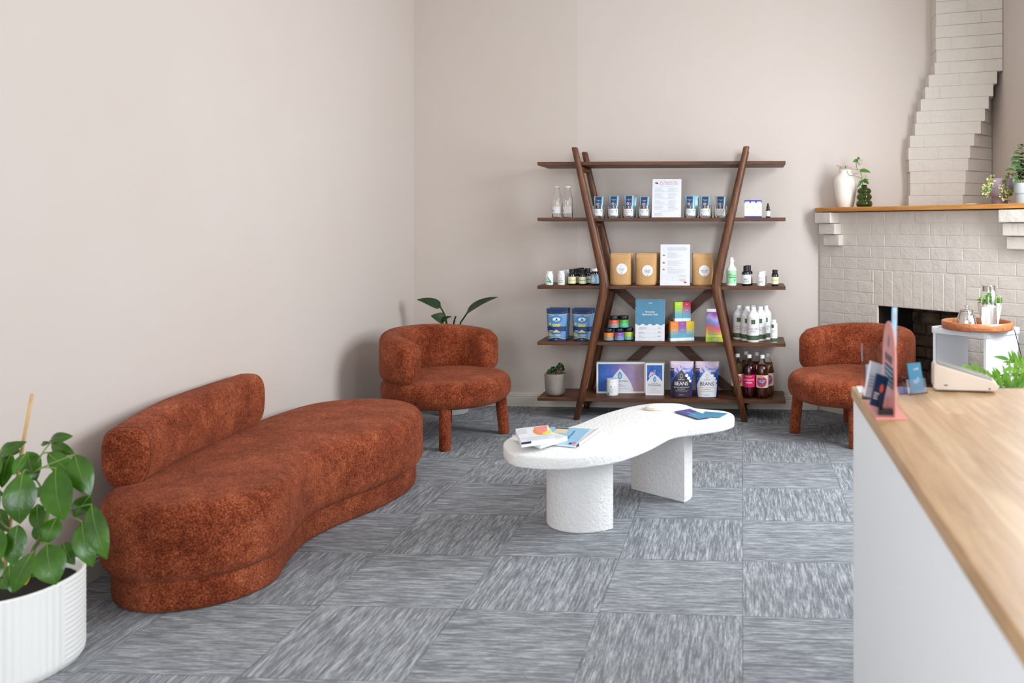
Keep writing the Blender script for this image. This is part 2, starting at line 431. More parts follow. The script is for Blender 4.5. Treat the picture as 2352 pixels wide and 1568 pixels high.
# ================================================================ FIREPLACE across the corner
FA = math.radians(-47)
fp = thing('corner_fireplace', 'white painted brick corner fireplace with a timber mantel and a leaning stepped chimney', 'fireplace', (.56, 6.515, 0), FA)
S0, S1, OP0, OP1, OPZ, TOPZ = .0, 1.78, .528, 1.19, .80, 1.445
bm = B()
D = .022
bxx(bm, S0, OP0, .004, D, 0, TOPZ); bxx(bm, OP1, S1, .004, D, 0, TOPZ); bxx(bm, OP0, OP1, .004, D, OPZ, TOPZ)
rnd = random.Random(3)
def brick(x0, x1, z0, z1):
    if x1-x0 < .02 or z1-z0 < .01: return
    j = rnd.uniform(-.0008, .0012); g = rnd.uniform(.0025, .004)
    v = box(bm, ((x0+x1)/2, .004-j/2, (z0+z1)/2), (x1-x0-2*g, .0045+j, z1-z0-2*g), rnd.uniform(-.004, .004))
CH = .0803; BL = .242; SZ1 = OPZ+.235
nrow = int(TOPZ/CH)+1
for r in range(nrow):
    z0, z1 = r*CH, min((r+1)*CH, TOPZ)
    x = -(BL/2 if r % 2 else 0)-.01
    while x < S1:
        a, b = max(x, S0), min(x+BL, S1); x += BL
        segs = [(a, b)]
        if z0 < SZ1-.03:
            lo, hi = (OP0-.03 if z0 > OPZ-.04 else OP0), (OP1+.03 if z0 > OPZ-.04 else OP1)
            segs = [(a, min(b, lo)), (max(a, hi), b)]
        for p, q in segs:
            if q-p > .02: brick(p, q, z0, z1)
n = 9; w = (OP1+.03-OP0+.03)/n
for i in range(n): brick(OP0-.03+i*w, OP0-.03+(i+1)*w, OPZ+.003*i*0, SZ1+.005)
obj('brick_face', bm, 'painted_brick', fp, bevel=.004, seg=2)
# corbels: three courses stepping out under the mantel
for k, s in enumerate((.035, 1.50)):
    bm = B(); ww = .15 if k == 0 else .24
    for i, (o_, z) in enumerate(((.085, 1.445), (.062, 1.365), (.038, 1.285))):
        box(bm, (s+ww/2+.02*i*(1 if k == 0 else .6), -o_/2, z-.04), (ww, o_+.012, .077))
    obj('corbel', bm, 'painted_brick', fp, bevel=.006, seg=2)
# mantel board fills the corner
inv = Matrix.Rotation(-FA, 3, 'Z')
def loc2(x, y): v = inv @ Vector((x-.56, y-6.515, 0)); return (v.x, v.y)
ml = [(-.0268-.0, -.095), (1.80, -.095)]
dx, dy = cos(FA), sin(FA); nx, ny = -.731, -.682
def wpt(s, o): return (.56+dx*s+nx*o*-1, 6.515+dy*s+ny*o*-1)
A_ = (.56+dx*.055+(-.731)*.095, 6.515+dy*.055+(-.682)*.095)
kk = (1.795-A_[0])/dx; B_ = (1.795, A_[1]+dy*kk)
bm = B(); pts = [loc2(*p) for p in (A_, B_, (1.795, 6.528), (A_[0]-.0, 6.528))]
extrude_poly(bm, pts, lambda x, y: (x, y, 1.449), lambda x, y: (x, y, 1.478))
obj('mantel_shelf', bm, 'mantel_wood', fp, bevel=.003)
# firebox
bm = B(); bxx(bm, OP0-.03, OP0, D, .42, 0, OPZ+.05); bxx(bm, OP1, OP1+.03, D, .42, 0, OPZ+.05); bxx(bm, OP0-.03, OP1+.03, D, .42, OPZ+.02, OPZ+.05); bxx(bm, OP0, OP1, D-.03, .42, .0, .012)
obj('firebox', bm, 'soot', fp)
bm = B(); rnd = random.Random(9)
bxx(bm, OP0-.03, OP1+.03, .42, .45, 0, OPZ+.05)
for r in range(10):
    x = OP0-(.12 if r % 2 else 0)
    while x < OP1:
        a, b = max(x, OP0+.0), min(x+.235, OP1); x += .24
        if b-a > .03: box(bm, ((a+b)/2, .41-rnd.uniform(0, .012), r*.083+.04), (b-a-.012, .03, .07))
obj('firebox_brickwork', bm, 'old_brick', fp, bevel=.004)
# chimney: courses leaning to the right
def line_at(px, Y=None):
    # point on chimney front plane seen at column px
    u = (px-CX)/F_PX; ax, ay, ex_, ey_ = 1.573, 6.30, .955, -.296
    # lateral = X*CC+Y*SS ; Zc = Y*CC-X*SS
    a0, a1 = ax*CC+ay*SS, ex_*CC+ey_*SS; b0, b1 = ay*CC-ax*SS, ey_*CC-ex_*SS
    k = (u*b0-a0)/(a1-u*b1); return (ax+ex_*k, ay+ey_*k)
left = [2087, 2090, 2092, 2088, 2087, 2091, 2101, 2106, 2114, 2124, 2133, 2146]
right = [2211, 2216, 2218, 2223, 2228, 2238, 2253, 2262, 2271, 2281, 2290, 2301]
bm = B(); z = 1.4782; ch = .0857; rnd = random.Random(5)
for i in range(22):
    l = left[i] if i < 12 else 2150; rr = right[i] if i < 12 else 2302
    L = line_at(l+rnd.uniform(-1, 1)); R = line_at(rr+rnd.uniform(-.6, .6)) if i < 11 else line_at(2304)
    R = (min(R[0], 1.796), R[1])
    zz = min(z+ch, ZC-.002); pts = [loc2(*p) for p in (L, R, (1.797, 6.50) if i < 11 else (1.797, R[1]+.004), (1.797, 6.53), (L[0], 6.53))]
    extrude_poly(bm, pts, lambda x, y: (x, y, z+.002), lambda x, y: (x, y, zz-.002))
    cpts = inset2d(pts, .004)
    extrude_poly(bm, cpts, lambda x, y: (x, y, z-.001), lambda x, y: (x, y, zz+.001))
    a, b = Vector(pts[0]), Vector(pts[1]); Lf = (b-a).length; un = (b-a)/Lf; q = .10 if i % 2 else .21
    while q < Lf-.05:
        m_ = a+un*q; box(bm, (m_.x, m_.y, (z+zz)/2), (.006, .007, ch-.012), math.atan2(un.y, un.x)); q += rnd.uniform(.20, .25)
    z += ch
    if z > ZC-.03: break
obj('chimney_stack', bm, 'painted_brick', fp, bevel=.005, seg=2)

# ================================================================ ARMCHAIRS
def armchair(label, loc, facing, group):
    t = thing('armchair', label, 'armchair', (loc[0], loc[1], 0), facing, group)     # local +x = front
    bm = B(); N = 72
    prof = rr_prof(.235, .405, .075, .07, 7)
    ol = []
    for i in range(N):
        a = 2*PI*i/N; r = .395+.018*max(0, cos(a))**1.0; ol.append((r*cos(a), r*sin(a)))
    pr = [(.30, .235)]+prof+[(.13, .413), (.22, .419), (.31, .421)]
    rings(bm, [[(x*(1-d/.405), y*(1-d/.405), z) for x, y in ol] for d, z in pr]); obj('seat', bm, 'boucle', t, smooth=True)
    # wrap-round back: rounded section swept through 215 degrees
    bm = B(); R, hw, z0, z1 = .335, .064, .385, .692; span = math.radians(106); rs = []
    K = 80; arc = R*span
    for i in range(K+1):
        u = -1+2*i/K; u = math.copysign(abs(u)**.8, u); a = PI+u*span; e_ = arc*(1-abs(u)); rc = .048
        if e_ < rc: f = math.sqrt(max(0, 1-(1-e_/rc)**2)); ins = rc*(1-f)
        else: ins = 0
        top = z1-.05*abs(u)**2.2-(.01 if abs(u) > .9 else 0); bot = z0
        w = max(.003, hw-ins*.95+.008*abs(u)); h0, h1 = bot+ins, top-ins; rcn = min(.058, w*.98, (h1-h0)/2)
        sec = []
        for (sx, sz, a0) in ((1, 1, 0), (-1, 1, PI/2), (-1, -1, PI), (1, -1, 1.5*PI)):
            for k in range(6):
                b = a0+PI/2*k/5; sec.append((sx*(w-rcn)+rcn*cos(b), (h1-rcn if sz > 0 else h0+rcn)+rcn*sin(b)))
        rs.append([((R+q+.012*(1-((zq-bot)/(top-bot)))*0)*cos(a), (R+q)*sin(a), zq) for q, zq in sec])
    rings(bm, rs); obj('backrest', bm, 'boucle', t, smooth=True)
    for sx, sy in ((1, 1), (1, -1), (-1, 1), (-1, -1)):
        bm = B(); q = .25
        tube(bm, [(sx*q*.96, sy*q*.96, .27), (sx*q, sy*q, .13), (sx*q*1.03, sy*q*1.03, .012), (sx*q*1.03, sy*q*1.03, .0)], [.036, .036, .035, .030], 20)
        obj('leg', bm, 'boucle', t, smooth=True)
    return t
armchair('rust boucle tub armchair in front of the tall leafy plant, beside the sofa', (-1.895, 5.55), math.radians(-27), 'matching tub armchairs')
armchair('rust boucle tub armchair in front of the brick fireplace, partly behind the counter', (.70, 5.76), math.radians(-139), 'matching tub armchairs')

# ================================================================ SOFA
sofa = thing('curved_sofa', 'curved rust boucle sofa with a rolled bolster back, along the left wall', 'sofa', (-2.05, 3.9, 0))
def rel(pts): return [(x+2.05, y-3.9) for x, y in pts]
OUT = [(-2.405, 3.28), (-2.435, 3.55), (-2.44, 4.0), (-2.43, 4.45), (-2.36, 4.72), (-2.2, 4.85), (-2.03, 4.88), (-1.87, 4.83), (-1.74, 4.70), (-1.665, 4.5), (-1.655, 4.3), (-1.70, 4.06), (-1.775, 3.85), (-1.808, 3.65), (-1.77, 3.42), (-1.725, 3.24), (-1.765, 3.08), (-1.875, 2.965), (-2.04, 2.91), (-2.205, 2.95), (-2.335, 3.085)]
ol = [(p.x, p.y) for p in crom([(x, y, 0) for x, y in rel(OUT)], 5, True)]
bm = B(); slab(bm, ol, rr_prof(.105, .385, .06, .075, 7)+[(.12, .392)]); obj('seat', bm, 'boucle', sofa, smooth=True)
bm = B(); slab(bm, inset2d(ol, .035), rr_prof(0, .135, .02, .02, 3)); obj('plinth', bm, 'boucle', sofa, smooth=True)
cen = crom([(x, y, 0) for x, y in rel([(-2.292, 3.165), (-2.318, 3.29), (-2.348, 3.50), (-2.370, 3.75), (-2.384, 3.96), (-2.388, 4.135)])], 8)
bm = B(); rs = []; K = len(cen)
acc = [0]
for i in range(1, K): acc.append(acc[-1]+(cen[i]-cen[i-1]).length)
tot = acc[-1]; dense = []
for i in range(K):
    dense.append((cen[i], acc[i]))
ext = []
for e_, f in ((-.03, 0.0), (-.026, .5), (-.018, .8), (-.008, .96)): ext.append((e_, f))
def bolsec(c, d, f, top):
    n_ = Vector((d.y, -d.x, 0)); hw, z0, z1 = .084, .372, top; out = []
    zc, hh = (z0+z1)/2, (z1-z0)/2; ins = .03*(1-f)
    for k in range(32):
        a = 2*PI*k/32; ca, sa = cos(a), sin(a); ex_ = .62 if sa > 0 else .72
        u = (hw-ins)*math.copysign(abs(ca)**ex_, ca)*(1-.10*max(0, -sa)); w = (hh-ins)*math.copysign(abs(sa)**ex_, sa)
        out.append(c+n_*u+Vector((0, 0, zc+w)))
    return out
def topz(s): return .596+.038*sin(PI/2*min(1, s/.5))
d0 = (cen[1]-cen[0]).normalized(); d1 = (cen[-1]-cen[-2]).normalized()
for e_, f in ext: rs.append(bolsec(cen[0]+d0*e_, d0, f, topz(0)))
for i in range(K):
    d = (cen[min(i+1, K-1)]-cen[max(i-1, 0)]).normalized(); rs.append(bolsec(cen[i], d, 1, topz(acc[i])))
for e_, f in ext[::-1]: rs.append(bolsec(cen[-1]-d1*e_, d1, f, topz(tot)))
rings(bm, rs); bol = obj('bolster', bm, 'boucle', sofa, smooth=True)
bm = B(); tube(bm, [p*1.0+Vector((0, 0, 0)) for p in bolsec(cen[0]-d0*.002, d0, 1.0, topz(0))]+[bolsec(cen[0]-d0*.002, d0, 1.0, topz(0))[0]], .0018, 6); obj('piping', bm, 'seam', bol, smooth=True)

# ================================================================ COFFEE TABLE
TT = .41
tb = thing('coffee_table', 'white plaster kidney-shaped coffee table on two half-round legs', 'coffee table', (-.55, 4.1, 0))
TO = [(65, 490), (110, 558), (200, 594), (400, 615), (600, 618), (800, 606), (1000, 583), (1150, 555), (1300, 510), (1450, 450), (1550, 400), (1650, 350), (1750, 328), (1900, 310), (2100, 282), (2200, 258), (2255, 232), (2235, 200), (2150, 176), (2000, 162), (1890, 150), (1820, 126), (1740, 108), (1600, 103), (1450, 108), (1300, 130), (1150, 165), (1000, 210), (880, 258), (780, 300), (650, 335), (400, 368), (200, 405), (100, 443)]
def floor_pt(px, py, z):
    u = (px-CX)/F_PX; v = (py-YH)/F_PX; k = (EYE-z)/v; return ((u*CC-SS)*k, (u*SS+CC)*k)
W = [floor_pt(1140+a/4.126, 900+b/4.126, TT) for a, b in TO]
TABLE_OUT = [(x+.55, y-4.1) for x, y in W]
ol = [(p.x, p.y) for p in crom([(x, y, 0) for x, y in TABLE_OUT], 4, True)]
bm = B(); slab(bm, ol, rr_prof(.358, TT, .008, .01, 3)); obj('tabletop', bm, 'plaster_white', tb, smooth='auto')
def half_leg(cx, cy, ang, R=.178, h=.36):
    bm = B(); pts = [(R*cos(a), R*.98*sin(a)) for a in [PI*i/24 for i in range(25)]]
    c, s = cos(ang), sin(ang); pts = [(cx+.55-.55+x*c-y*s, cy+x*s+y*c) for x, y in pts]
    slab(bm, pts, [(.004, 0), (0, .004), (0, h)]); return obj('leg', bm, 'plaster_white', tb, bevel=.008, seg=2)
half_leg(-.427+.55, 4.387-4.1, math.atan2(-.206, .284))
half_leg(-.718+.55, 4.005-4.1, math.atan2(-.206, .284)+PI)

# ================================================================ COUNTER
CZ = .90; CYB = 2.47
ct = thing('reception_counter', 'white reception counter with an oak top, in the right foreground', 'counter', (.30, CYB, 0))
bm = B(); bxx(bm, 0, .78, -2.5, 0, CZ-.03, CZ); obj('countertop', bm, 'counter_wood', ct, bevel=.003)
bm = B(); bxx(bm, .006, .026, -2.49, -.002, 0, CZ-.03); obj('front_panel', bm, 'white_laminate', ct)
for y_ in (-.022, -2.49):
    bm = B(); bxx(bm, .026, .70, y_, y_+.02, 0, CZ-.03); obj('end_panel', bm, 'white_laminate', ct)
bm = B(); bxx(bm, .026, .68, -2.46, -.03, .45, .47); obj('inner_shelf', bm, 'white_laminate', ct)

# ================================================================ SHELVING UNIT
SH = thing('bookshelf', 'walnut shelving unit with bent posts and five long shelves against the back wall', 'bookshelf', (-.571, 6.28, 0))
SX0, SX1, SYF, SYB = -.866, .866, 6.118-6.28, 6.47-6.28
SZ = {5: 1.795, 4: 1.405, 3: .93, 2: .5375, 1: .146}
for k, z in SZ.items():
    bm = B(); bxx(bm, SX0, SX1, SYF, SYB, z-.024, z); obj('shelf', bm, 'walnut', SH, bevel=.0025)
def xpost(z):
    ks = [(0, .585), (.935, .382), (1.893, .597)]
    for (a, b), (c, d) in zip(ks, ks[1:]):
        if z <= c: return b+(d-b)*(z-a)/(c-a)
    return .597
for side in (-1, 1):
    for y in (6.092-6.28, 6.478-6.28):
        dep = .018 if y > 0 else .02
        bm = B(); rs = []
        zs = [0, .25, .5, .7, .86, .91, .935, .96, 1.01, 1.2, 1.4, 1.6, 1.8, 1.885, 1.893]
        for z in zs:
            w = .022+.0115*(1-min(1, abs(z-.935)/.9))
            if z > 1.89: w -= .003
            x = side*(xpost(z)+(.004 if .9 < z < .97 else 0)); sec = []
            for k in range(20):
                a = 2*PI*k/20; sec.append((x+w*cos(a), y+min(w, .024)*sin(a), z))
            rs.append(sec)
        rings(bm, rs); obj('post', bm, 'walnut_post', SH, smooth=True)
    for k, z in SZ.items():
        if k == 1: continue
        bm = B(); x = side*(xpost(z-.04)-.001); tube(bm, [(x, 6.095-6.28, z-.046), (x, 6.475-6.28, z-.046)], .0195, 16); obj('crossbar', bm, 'walnut', SH, smooth=True)
for sgn in (1, -1):
    bm = B(); x0, z0, x1, z1 = -.40*sgn, .93, .60*sgn, .035
    y = 6.472-6.28 + (.0 if sgn > 0 else -.012)
    L = math.hypot(x1-x0, z1-z0); ang = math.atan2(z1-z0, x1-x0)
    mt = Matrix.Translation(((x0+x1)/2, y, (z0+z1)/2)) @ Matrix.Rotation(-ang, 4, 'Y')
    box(bm, (0, 0, 0), (L, .011, .062), mtx=mt); obj('brace', bm, 'walnut', SH, bevel=.002)
# ================================================================ SIDE TABLE by the fireplace
L_, F_, R_ = Vector((1.099, 5.260, 0)), Vector((1.371, 4.988, 0)), Vector((1.626, 5.238, 0))
SA = math.atan2(-(F_-L_).y, -(F_-L_).x)       # local +x from F to L direction
cs = (L_+R_)/2; hs = .188; SAng = math.radians(-45)
st = thing('side_table', 'white fluted side table against the brick fireplace, holding a round tray', 'side table', (cs.x-.008, cs.y-.01, 0), SAng)
STZ = .759
bm = B(); sq = []
for sx, sy, a0 in ((1, 1, 0), (-1, 1, PI/2), (-1, -1, PI), (1, -1, 1.5*PI)):
    for k in range(7): a = a0+PI/2*k/6; sq.append((sx*(hs-.035)+.035*cos(a), sy*(hs-.035)+.035*sin(a)))
slab(bm, sq, rr_prof(STZ-.036, STZ, .003, .004, 2)); obj('tabletop', bm, 'white_metal', st, smooth='auto')
def fluted(yc, x0, x1, sgn):
    # panel in the local x direction at x = const
    bm = B(); N = 90; out = []; inn = []
    for i in range(N+1):
        y = -hs+.012+(2*hs-.024)*i/N; f = .0022*abs(sin(i*PI/3)); e_ = .018*(max(0, abs(y)-(hs-.05))/.05)**2
        out.append((sgn*(hs-.006-e_+f-.002), y)); inn.append((sgn*(hs-.024-e_-f*.5), y))
    pts = out+inn[::-1]
    rings(bm, [[(x, y, z) for x, y in pts] for z in (0, STZ-.036)]); return obj('side_panel', bm, 'white_metal', st, smooth='auto')
fluted(0, 0, 0, 1); fluted(0, 0, 0, -1)
bm = B(); bxx(bm, -hs+.024, hs-.024, -hs+.02, hs-.02, .10, .118); obj('lower_shelf', bm, 'white_metal', st)
TRX, TRY = at(2244, 745, 5.13).x, 5.13
tr = thing('serving_tray', 'round acacia wood serving tray on the white side table', 'tray', (TRX, TRY, STZ))
bm = B(); rad = .197
lathe(bm, [(0, .0), (rad-.012, .0), (rad-.004, .003), (rad, .010), (rad, .042), (rad-.003, .046), (rad-.012, .046), (rad-.015, .042), (rad-.015, .010), (rad-.02, .008), (0, .008)], 64)
obj('tray_body', bm, 'acacia', tr, smooth='auto')
bm = B(); lathe(bm, [(0, .0082), (rad-.02, .0082), (rad-.02, .009), (0, .009)], 48); obj('tray_base', bm, 'acacia', tr)
TZ = STZ+.009
# sugar pot
p = at(2220, 740, 5.09); pt = thing('sugar_pot', 'polished steel sugar pot with a knob lid on the round tray', 'pot', (p.x, p.y, TZ))
bm = B(); lathe(bm, [(0, 0), (.050, 0), (.056, .004), (.057, .02), (.053, .05), (.044, .08), (.038, .094), (.036, .097), (0, .098)], 40); obj('pot_body', bm, 'steel', pt, smooth=True)
bm = B(); lathe(bm, [(0, .097), (.038, .097), (.039, .100), (.034, .104), (.012, .108), (.005, .109), (.004, .118), (.009, .121), (.013, .125), (.010, .128), (0, .129)], 32); obj('lid', bm, 'steel', pt, smooth=True)
# pitcher
p = at(2271, 745, 5.0); pi_ = thing('glass_pitcher', 'clear glass water pitcher with a steel lid on the tray', 'pitcher', (p.x, p.y, TZ))
bm = B(); lathe(bm, [(0, 0), (.040, 0), (.0425, .003), (.0425, .20), (.040, .206), (.0395, .225), (.037, .225), (.0378, .205), (.040, .199), (.040, .006), (.038, .004), (0, .004)], 40); obj('pitcher_body', bm, 'glass', pi_, smooth='auto')
bm = B(); lathe(bm, [(0, .005), (.0392, .005), (.0392, .128), (0, .128)], 32); obj('water', bm, 'water', pi_, smooth='auto')
bm = B(); tube(bm, crom([(.041, 0, .185), (.06, 0, .188), (.068, 0, .17), (.066, 0, .14), (.055, 0, .118), (.041, 0, .115)], 5), .005, 10); obj('handle', bm, 'glass', pi_, smooth=True)
bm = B(); lathe(bm, [(0, .215), (.034, .215), (.034, .243), (.040, .2435), (.042, .246), (.040, .248), (0, .249)], 36); obj('lid', bm, 'steel', pi_, smooth='auto')
# potted succulent on tray behind the pitcher
p = at(2273, 745, 5.17); sp_ = thing('potted_succulent', 'green succulent in a tapered white pot behind the glass pitcher', 'plant', (p.x, p.y, TZ))
bm = B(); lathe(bm, [(0, 0), (.045, 0), (.047, .002), (.069, .138), (.066, .139), (.060, .125), (0, .12)], 40); obj('pot', bm, 'pot_white', sp_, smooth='auto')
bm = B(); rnd = random.Random(4)
for q in range(9):
    a = 2*PI*q/8+.2; cx_, cy_ = (.045*cos(a), .045*sin(a)) if q < 8 else (0, 0); cz = .14 if q < 8 else .165
    for ring, (nl, el, ln) in enumerate(((7, .25, .048), (6, .8, .044), (4, 1.25, .036))):
        for k in range(nl):
            b = 2*PI*k/nl+ring*.4+q; d = Vector((cos(b)*cos(el), sin(b)*cos(el), sin(el)))
            leaf(bm, (cx_, cy_, cz), Vector((cx_, cy_, cz))+d*ln, .022, (-cos(b)*sin(el), -sin(b)*sin(el), cos(el)), .08, .35, 4)
obj('foliage', bm, 'leaf_bright', sp_, smooth=True)
bm = B(); a_ = at(2322, 752, 5.12); c_ = Vector((R_.x-.004, R_.y-.02, 0))
tube(bm, crom([(1.520, 5.165, .7615), (1.541, 5.136, .758), (1.556, 5.130, .71), (1.605, 5.145, .53), (1.67, 5.17, .27), (1.735, 5.19, .004)], 6), .0022, 6)
tag(obj('power_cable', bm, 'black_plastic', smooth=True), 'thin dark cable hanging down the side of the white side table', 'cable')
# ================================================================ GOODS ON THE SHELVES
EPS = .0006
def spot(px, Y, k): return (at(px, 500, Y).x, Y, SZ[k]+EPS)
def bulge(w, h, t):
    def f(x, z):
        u = min(1, abs(2*x/w)); v = min(1, max(0, z/h))
        return .0015+t/2*(1-u**3)*max(0, 1-(v/.93)**2.2)**.7*(1 if v > .0 else 1)
    return f
def pouch(parent, w, h, t, m, taper=.0, lean=0, wr=.0, seed=0, name='pouch_body'):
    f = bulge(w, h, t); bm = B(); NX, NZ = 12, 16; rnd = random.Random(seed); ph = rnd.uniform(0, 6)
    def wd(z): return 1-taper*(1-z/h)+.0
    for s in (-1, 1):
        vs = []
        for j in range(NZ+1):
            z = h*j/NZ; row = []
            for i in range(NX+1):
                x = -w/2+w*i/NX; y = 0 if i in (0, NX) else .0007 if j == NZ else f(x, z)+wr*sin(9*z/h+ph+x*60)*(1-abs(2*x/w)**2)
                row.append(bm.verts.new((x*wd(z), s*y if j else s*y*.95, z+(.004*(2*x/w)**2 if j == 0 else 0))))
            vs.append(row)
        for j in range(NZ):
            for i in range(NX): bm.faces.new((vs[j][i], vs[j][i+1], vs[j+1][i+1], vs[j+1][i]))
    bmesh.ops.remove_doubles(bm, verts=bm.verts, dist=.0001)
    be = [e for e in bm.edges if e.is_boundary]
    if be: bmesh.ops.bridge_loops(bm, edges=be) if False else bmesh.ops.holes_fill(bm, edges=be, sides=0)
    o = obj(name, bm, m, parent, smooth=True)
    def mp(x, z, l): return (x*wd(z), -(f(x, z)+wr*0)-l-.0012, z)
    return o, mp
def logo(parent, x, z, s, mp, lift=.0012, big=False):
    prints(parent, [('e', x-s*.7, z+s*.2, s, s)], 'p_coral' if big else 'p_red', mp, lift)
    prints(parent, [('e', x+s*.75, z-s*.2, s*.85, s*.85)], 'p_navyband' if big else 'p_navy', mp, lift+.0003)

# --- shelf 4 (second from the top)
def milk_bottle(px, label):
    t = thing('glass_bottle', label, 'bottle', spot(px, 6.22, 4), 0, 'empty glass bottles'); r = .036
    pr = [(0, 0), (r-.003, 0), (r, .004), (r, .13), (r-.004, .15), (.022, .19), (.018, .2), (.018, .208), (.0195, .209), (.0195, .214)]
    inn = [(.016, .214), (.0165, .2), (.0205, .188), (r-.0065, .149), (r-.0025, .13), (r-.0025, .008), (0, .008)]
    bm = B(); lathe(bm, pr+inn, 32); obj('bottle_body', bm, 'glass', t, smooth='auto')
    bm = B(); lathe(bm, [(0, .214), (.0195, .214), (.020, .219), (.018, .222), (0, .222)], 28); obj('cap', bm, 'white_plastic', t, smooth='auto')
    prints(t, [('r', -.002, .055, .070, .048)], 'p_label', cylmap(r), .0006, 'paper_label', .006)
    mp = cylmap(r, -.0); prints(t, lines(-.03, -.014, .072, 2, .004), 'p_grey', mp, .0010); logo(t, -.026, .050, .0042, mp, .0011)
    prints(t, lines(.004, .026, .072, 1, .004), 'p_red', mp, .0010)
    return t
milk_bottle(1279.5, 'clear empty glass bottle with white label, farthest left on its shelf')
milk_bottle(1304, 'clear empty glass bottle with white label, nearer the post')
def tea_jar(px, jlabel, plabel, stripe, name2, w=.088, title='Therapeutic', extra=None, dpx=0, ph=.142, Y=6.21):
    x, y, z = spot(px, Y, 4)
    j = thing('glass_jar', jlabel, 'jar', (x, y, z), 0, 'glass tumblers of tea'); r = .046; H = .083
    bm = B(); lathe(bm, [(0, 0), (r-.003, 0), (r, .004), (r, H), (r-.0012, H+.001), (r-.0024, H), (r-.0024, .007), (0, .006)], 40); obj('jar_body', bm, 'glass', j, smooth='auto')
    mp = cylmap(r); prints(j, [('r', .0, .037, .072, .046)], 'p_label', mp, .0006, 'paper_label', .006)
    prints(j, [('t', name2[0], -.012, .044, .013)]+[('t', s, -.008, .032-.011*i, .012) for i, s in enumerate(name2[1:])], 'p_grey', mp, .0010, 'handwriting')
    prints(j, [('p', [(.022, .024), (.024, .024), (.0265, .045), (.023, .045)]), ('e', .0245, .05, .005, .006)], 'p_mossprint', mp, .0010)
    logo(j, -.026, .020, .003, mp, .0011)
    def bag(lab, bx, by, hh, rot, face=True):
        p = thing('tea_pouch', lab, 'pouch', (x+bx, y+by-(.011 if extra and face else 0), z+.008), rot, 'tea pouches in the tumblers')
        o, m2 = pouch(p, w*.82, hh, .024, 'pouch_ice', taper=.22, seed=int(px))
        if face:
            prints(p, [('r', 0, hh*.70, w*.52, hh*.56)], 'p_navyband', m2, .0006, 'printed_panel', .008)
            prints(p, [('r', 0, hh*.40, w*.52, hh*.045)], 'p_'+stripe, m2, .0008, fine=.008)
            prints(p, [('t', title, 0, hh*.80, .0068), ('t', 'Tea', 0, hh*.745, .0068)], 'p_white', m2, .0011, 'lettering')
            logo(p, 0, hh*.60, .0085, m2, .0012, True)
            prints(p, [('o', -.006, hh*.60+.0017, .0098, .0098, .0011), ('o', .0065, hh*.60-.0017, .0090, .0090, .0010)], 'p_white', m2, .0016)
        return p
    bag(plabel, dpx, 0, ph, 0)
    if extra: bag(extra[0], extra[1], .014, ph+extra[2], extra[3], False)
tea_jar(1375, 'glass tumbler holding a pale blue tea pouch, behind the left post', 'pale blue tea pouch with navy panel and purple stripe, beside the left post', 'purple', ('Brain', 'Tea'))
tea_jar(1410, 'glass tumbler with handwritten label, second from the left post', 'pale blue tea pouch with an all blue stripe, second from the left post', 'ice', ('Parasite', 'Tea'), ph=.146)
tea_jar(1445, 'glass tumbler holding two overlapping pouches, left of the white guide', 'pale blue tea pouch with dark red stripe, in front of another pouch', 'chili', ('Turmeric', 'Digestion', 'Tea'), ph=.148,
        extra=('plain pale blue pouch peeping out on the right behind the dark red striped one', .018, -.012, -.15))
tea_jar(1480, 'glass tumbler directly left of the white tea guide sheet', 'pale blue tea pouch with bright red stripe, directly left of the guide sheet', 'red', ('Candida', 'Tea'), ph=.140)
tea_jar(1587, 'glass tumbler holding two pouches, directly right of the tea guide', 'pale blue tea pouch with green stripe, just right of the guide sheet', 'green', ('Fermented', 'Tea'), dpx=-.008, ph=.144,
        extra=('pale blue pouch turned edge on, behind the green striped one', .022, .004, .3))
tea_jar(1620, 'glass tumbler in the middle of the three right of the tea guide', 'pale blue tea pouch with yellow stripe', 'yellow', ('Liver Heal', 'Tea'), ph=.142)
tea_jar(1655, 'glass tumbler farthest right, against the right post', 'pale blue tea pouch with magenta stripe, against the right post', 'magenta', ('Women', 'Balancing', 'Tea'), ph=.142)
def sign(name, label, px, Y, k, w, h, lean=.22):
    x, y, z = spot(px, Y, k); t = thing(name, label, 'sign', (x, y, z+.001), 0)
    e = bpy.data.objects.new('backing', None)
    mt = Matrix.Rotation(-lean, 3, 'X')
    def mp(a, b, l): v = mt @ Vector((a, -l-.0016, b)); return tuple(v)
    bm = B(); v = box(bm, (0, .0, h/2), (w, .003, h)); bmesh.ops.transform(bm, matrix=Matrix.Rotation(-lean, 4, 'X'), verts=v); obj('sheet', bm, 'p_paper', t)
    bm = B(); v = box(bm, (0, .0035, h/2), (w+.004, .003, h+.002)); bmesh.ops.transform(bm, matrix=Matrix.Rotation(-lean, 4, 'X'), verts=v)
    bxx(bm, -w/2, w/2, -.002, .09, 0, .002); v = box(bm, (0, .055, h*.30), (w*.9, .002, h*.62)); bmesh.ops.transform(bm, matrix=Matrix.Translation((0, .015, 0)) @ Matrix.Rotation(.10, 4, 'X'), verts=v)
    obj('holder', bm, 'acrylic', t); return t, mp
t, mp = sign('tea_guide_sign', 'white printed tea guide sheet standing between the tea pouches', 1530.5, 6.17, 4, .205, .278)
prints(t, [('t', 'Our Therapeutic Teas', .012, .252, .0135), ('t', 'Quick Reference Guide', .012, .238, .0135)], 'p_red', mp, name='lettering'); logo(t, -.072, .248, .0065, mp)
its = []
for c in (0, 1):
    for r, (z0, n) in enumerate(((.212, 5), (.176, 7), (.122, 5), (.083, 5))):
        its += lines(-.085+c*.095, -.01+c*.095, z0, n, .0062, .0011, .5, r+c*9)
its += lines(-.085, -.01, .03, 4, .006, .0011, .4, 33); prints(t, its, 'p_grey', mp)
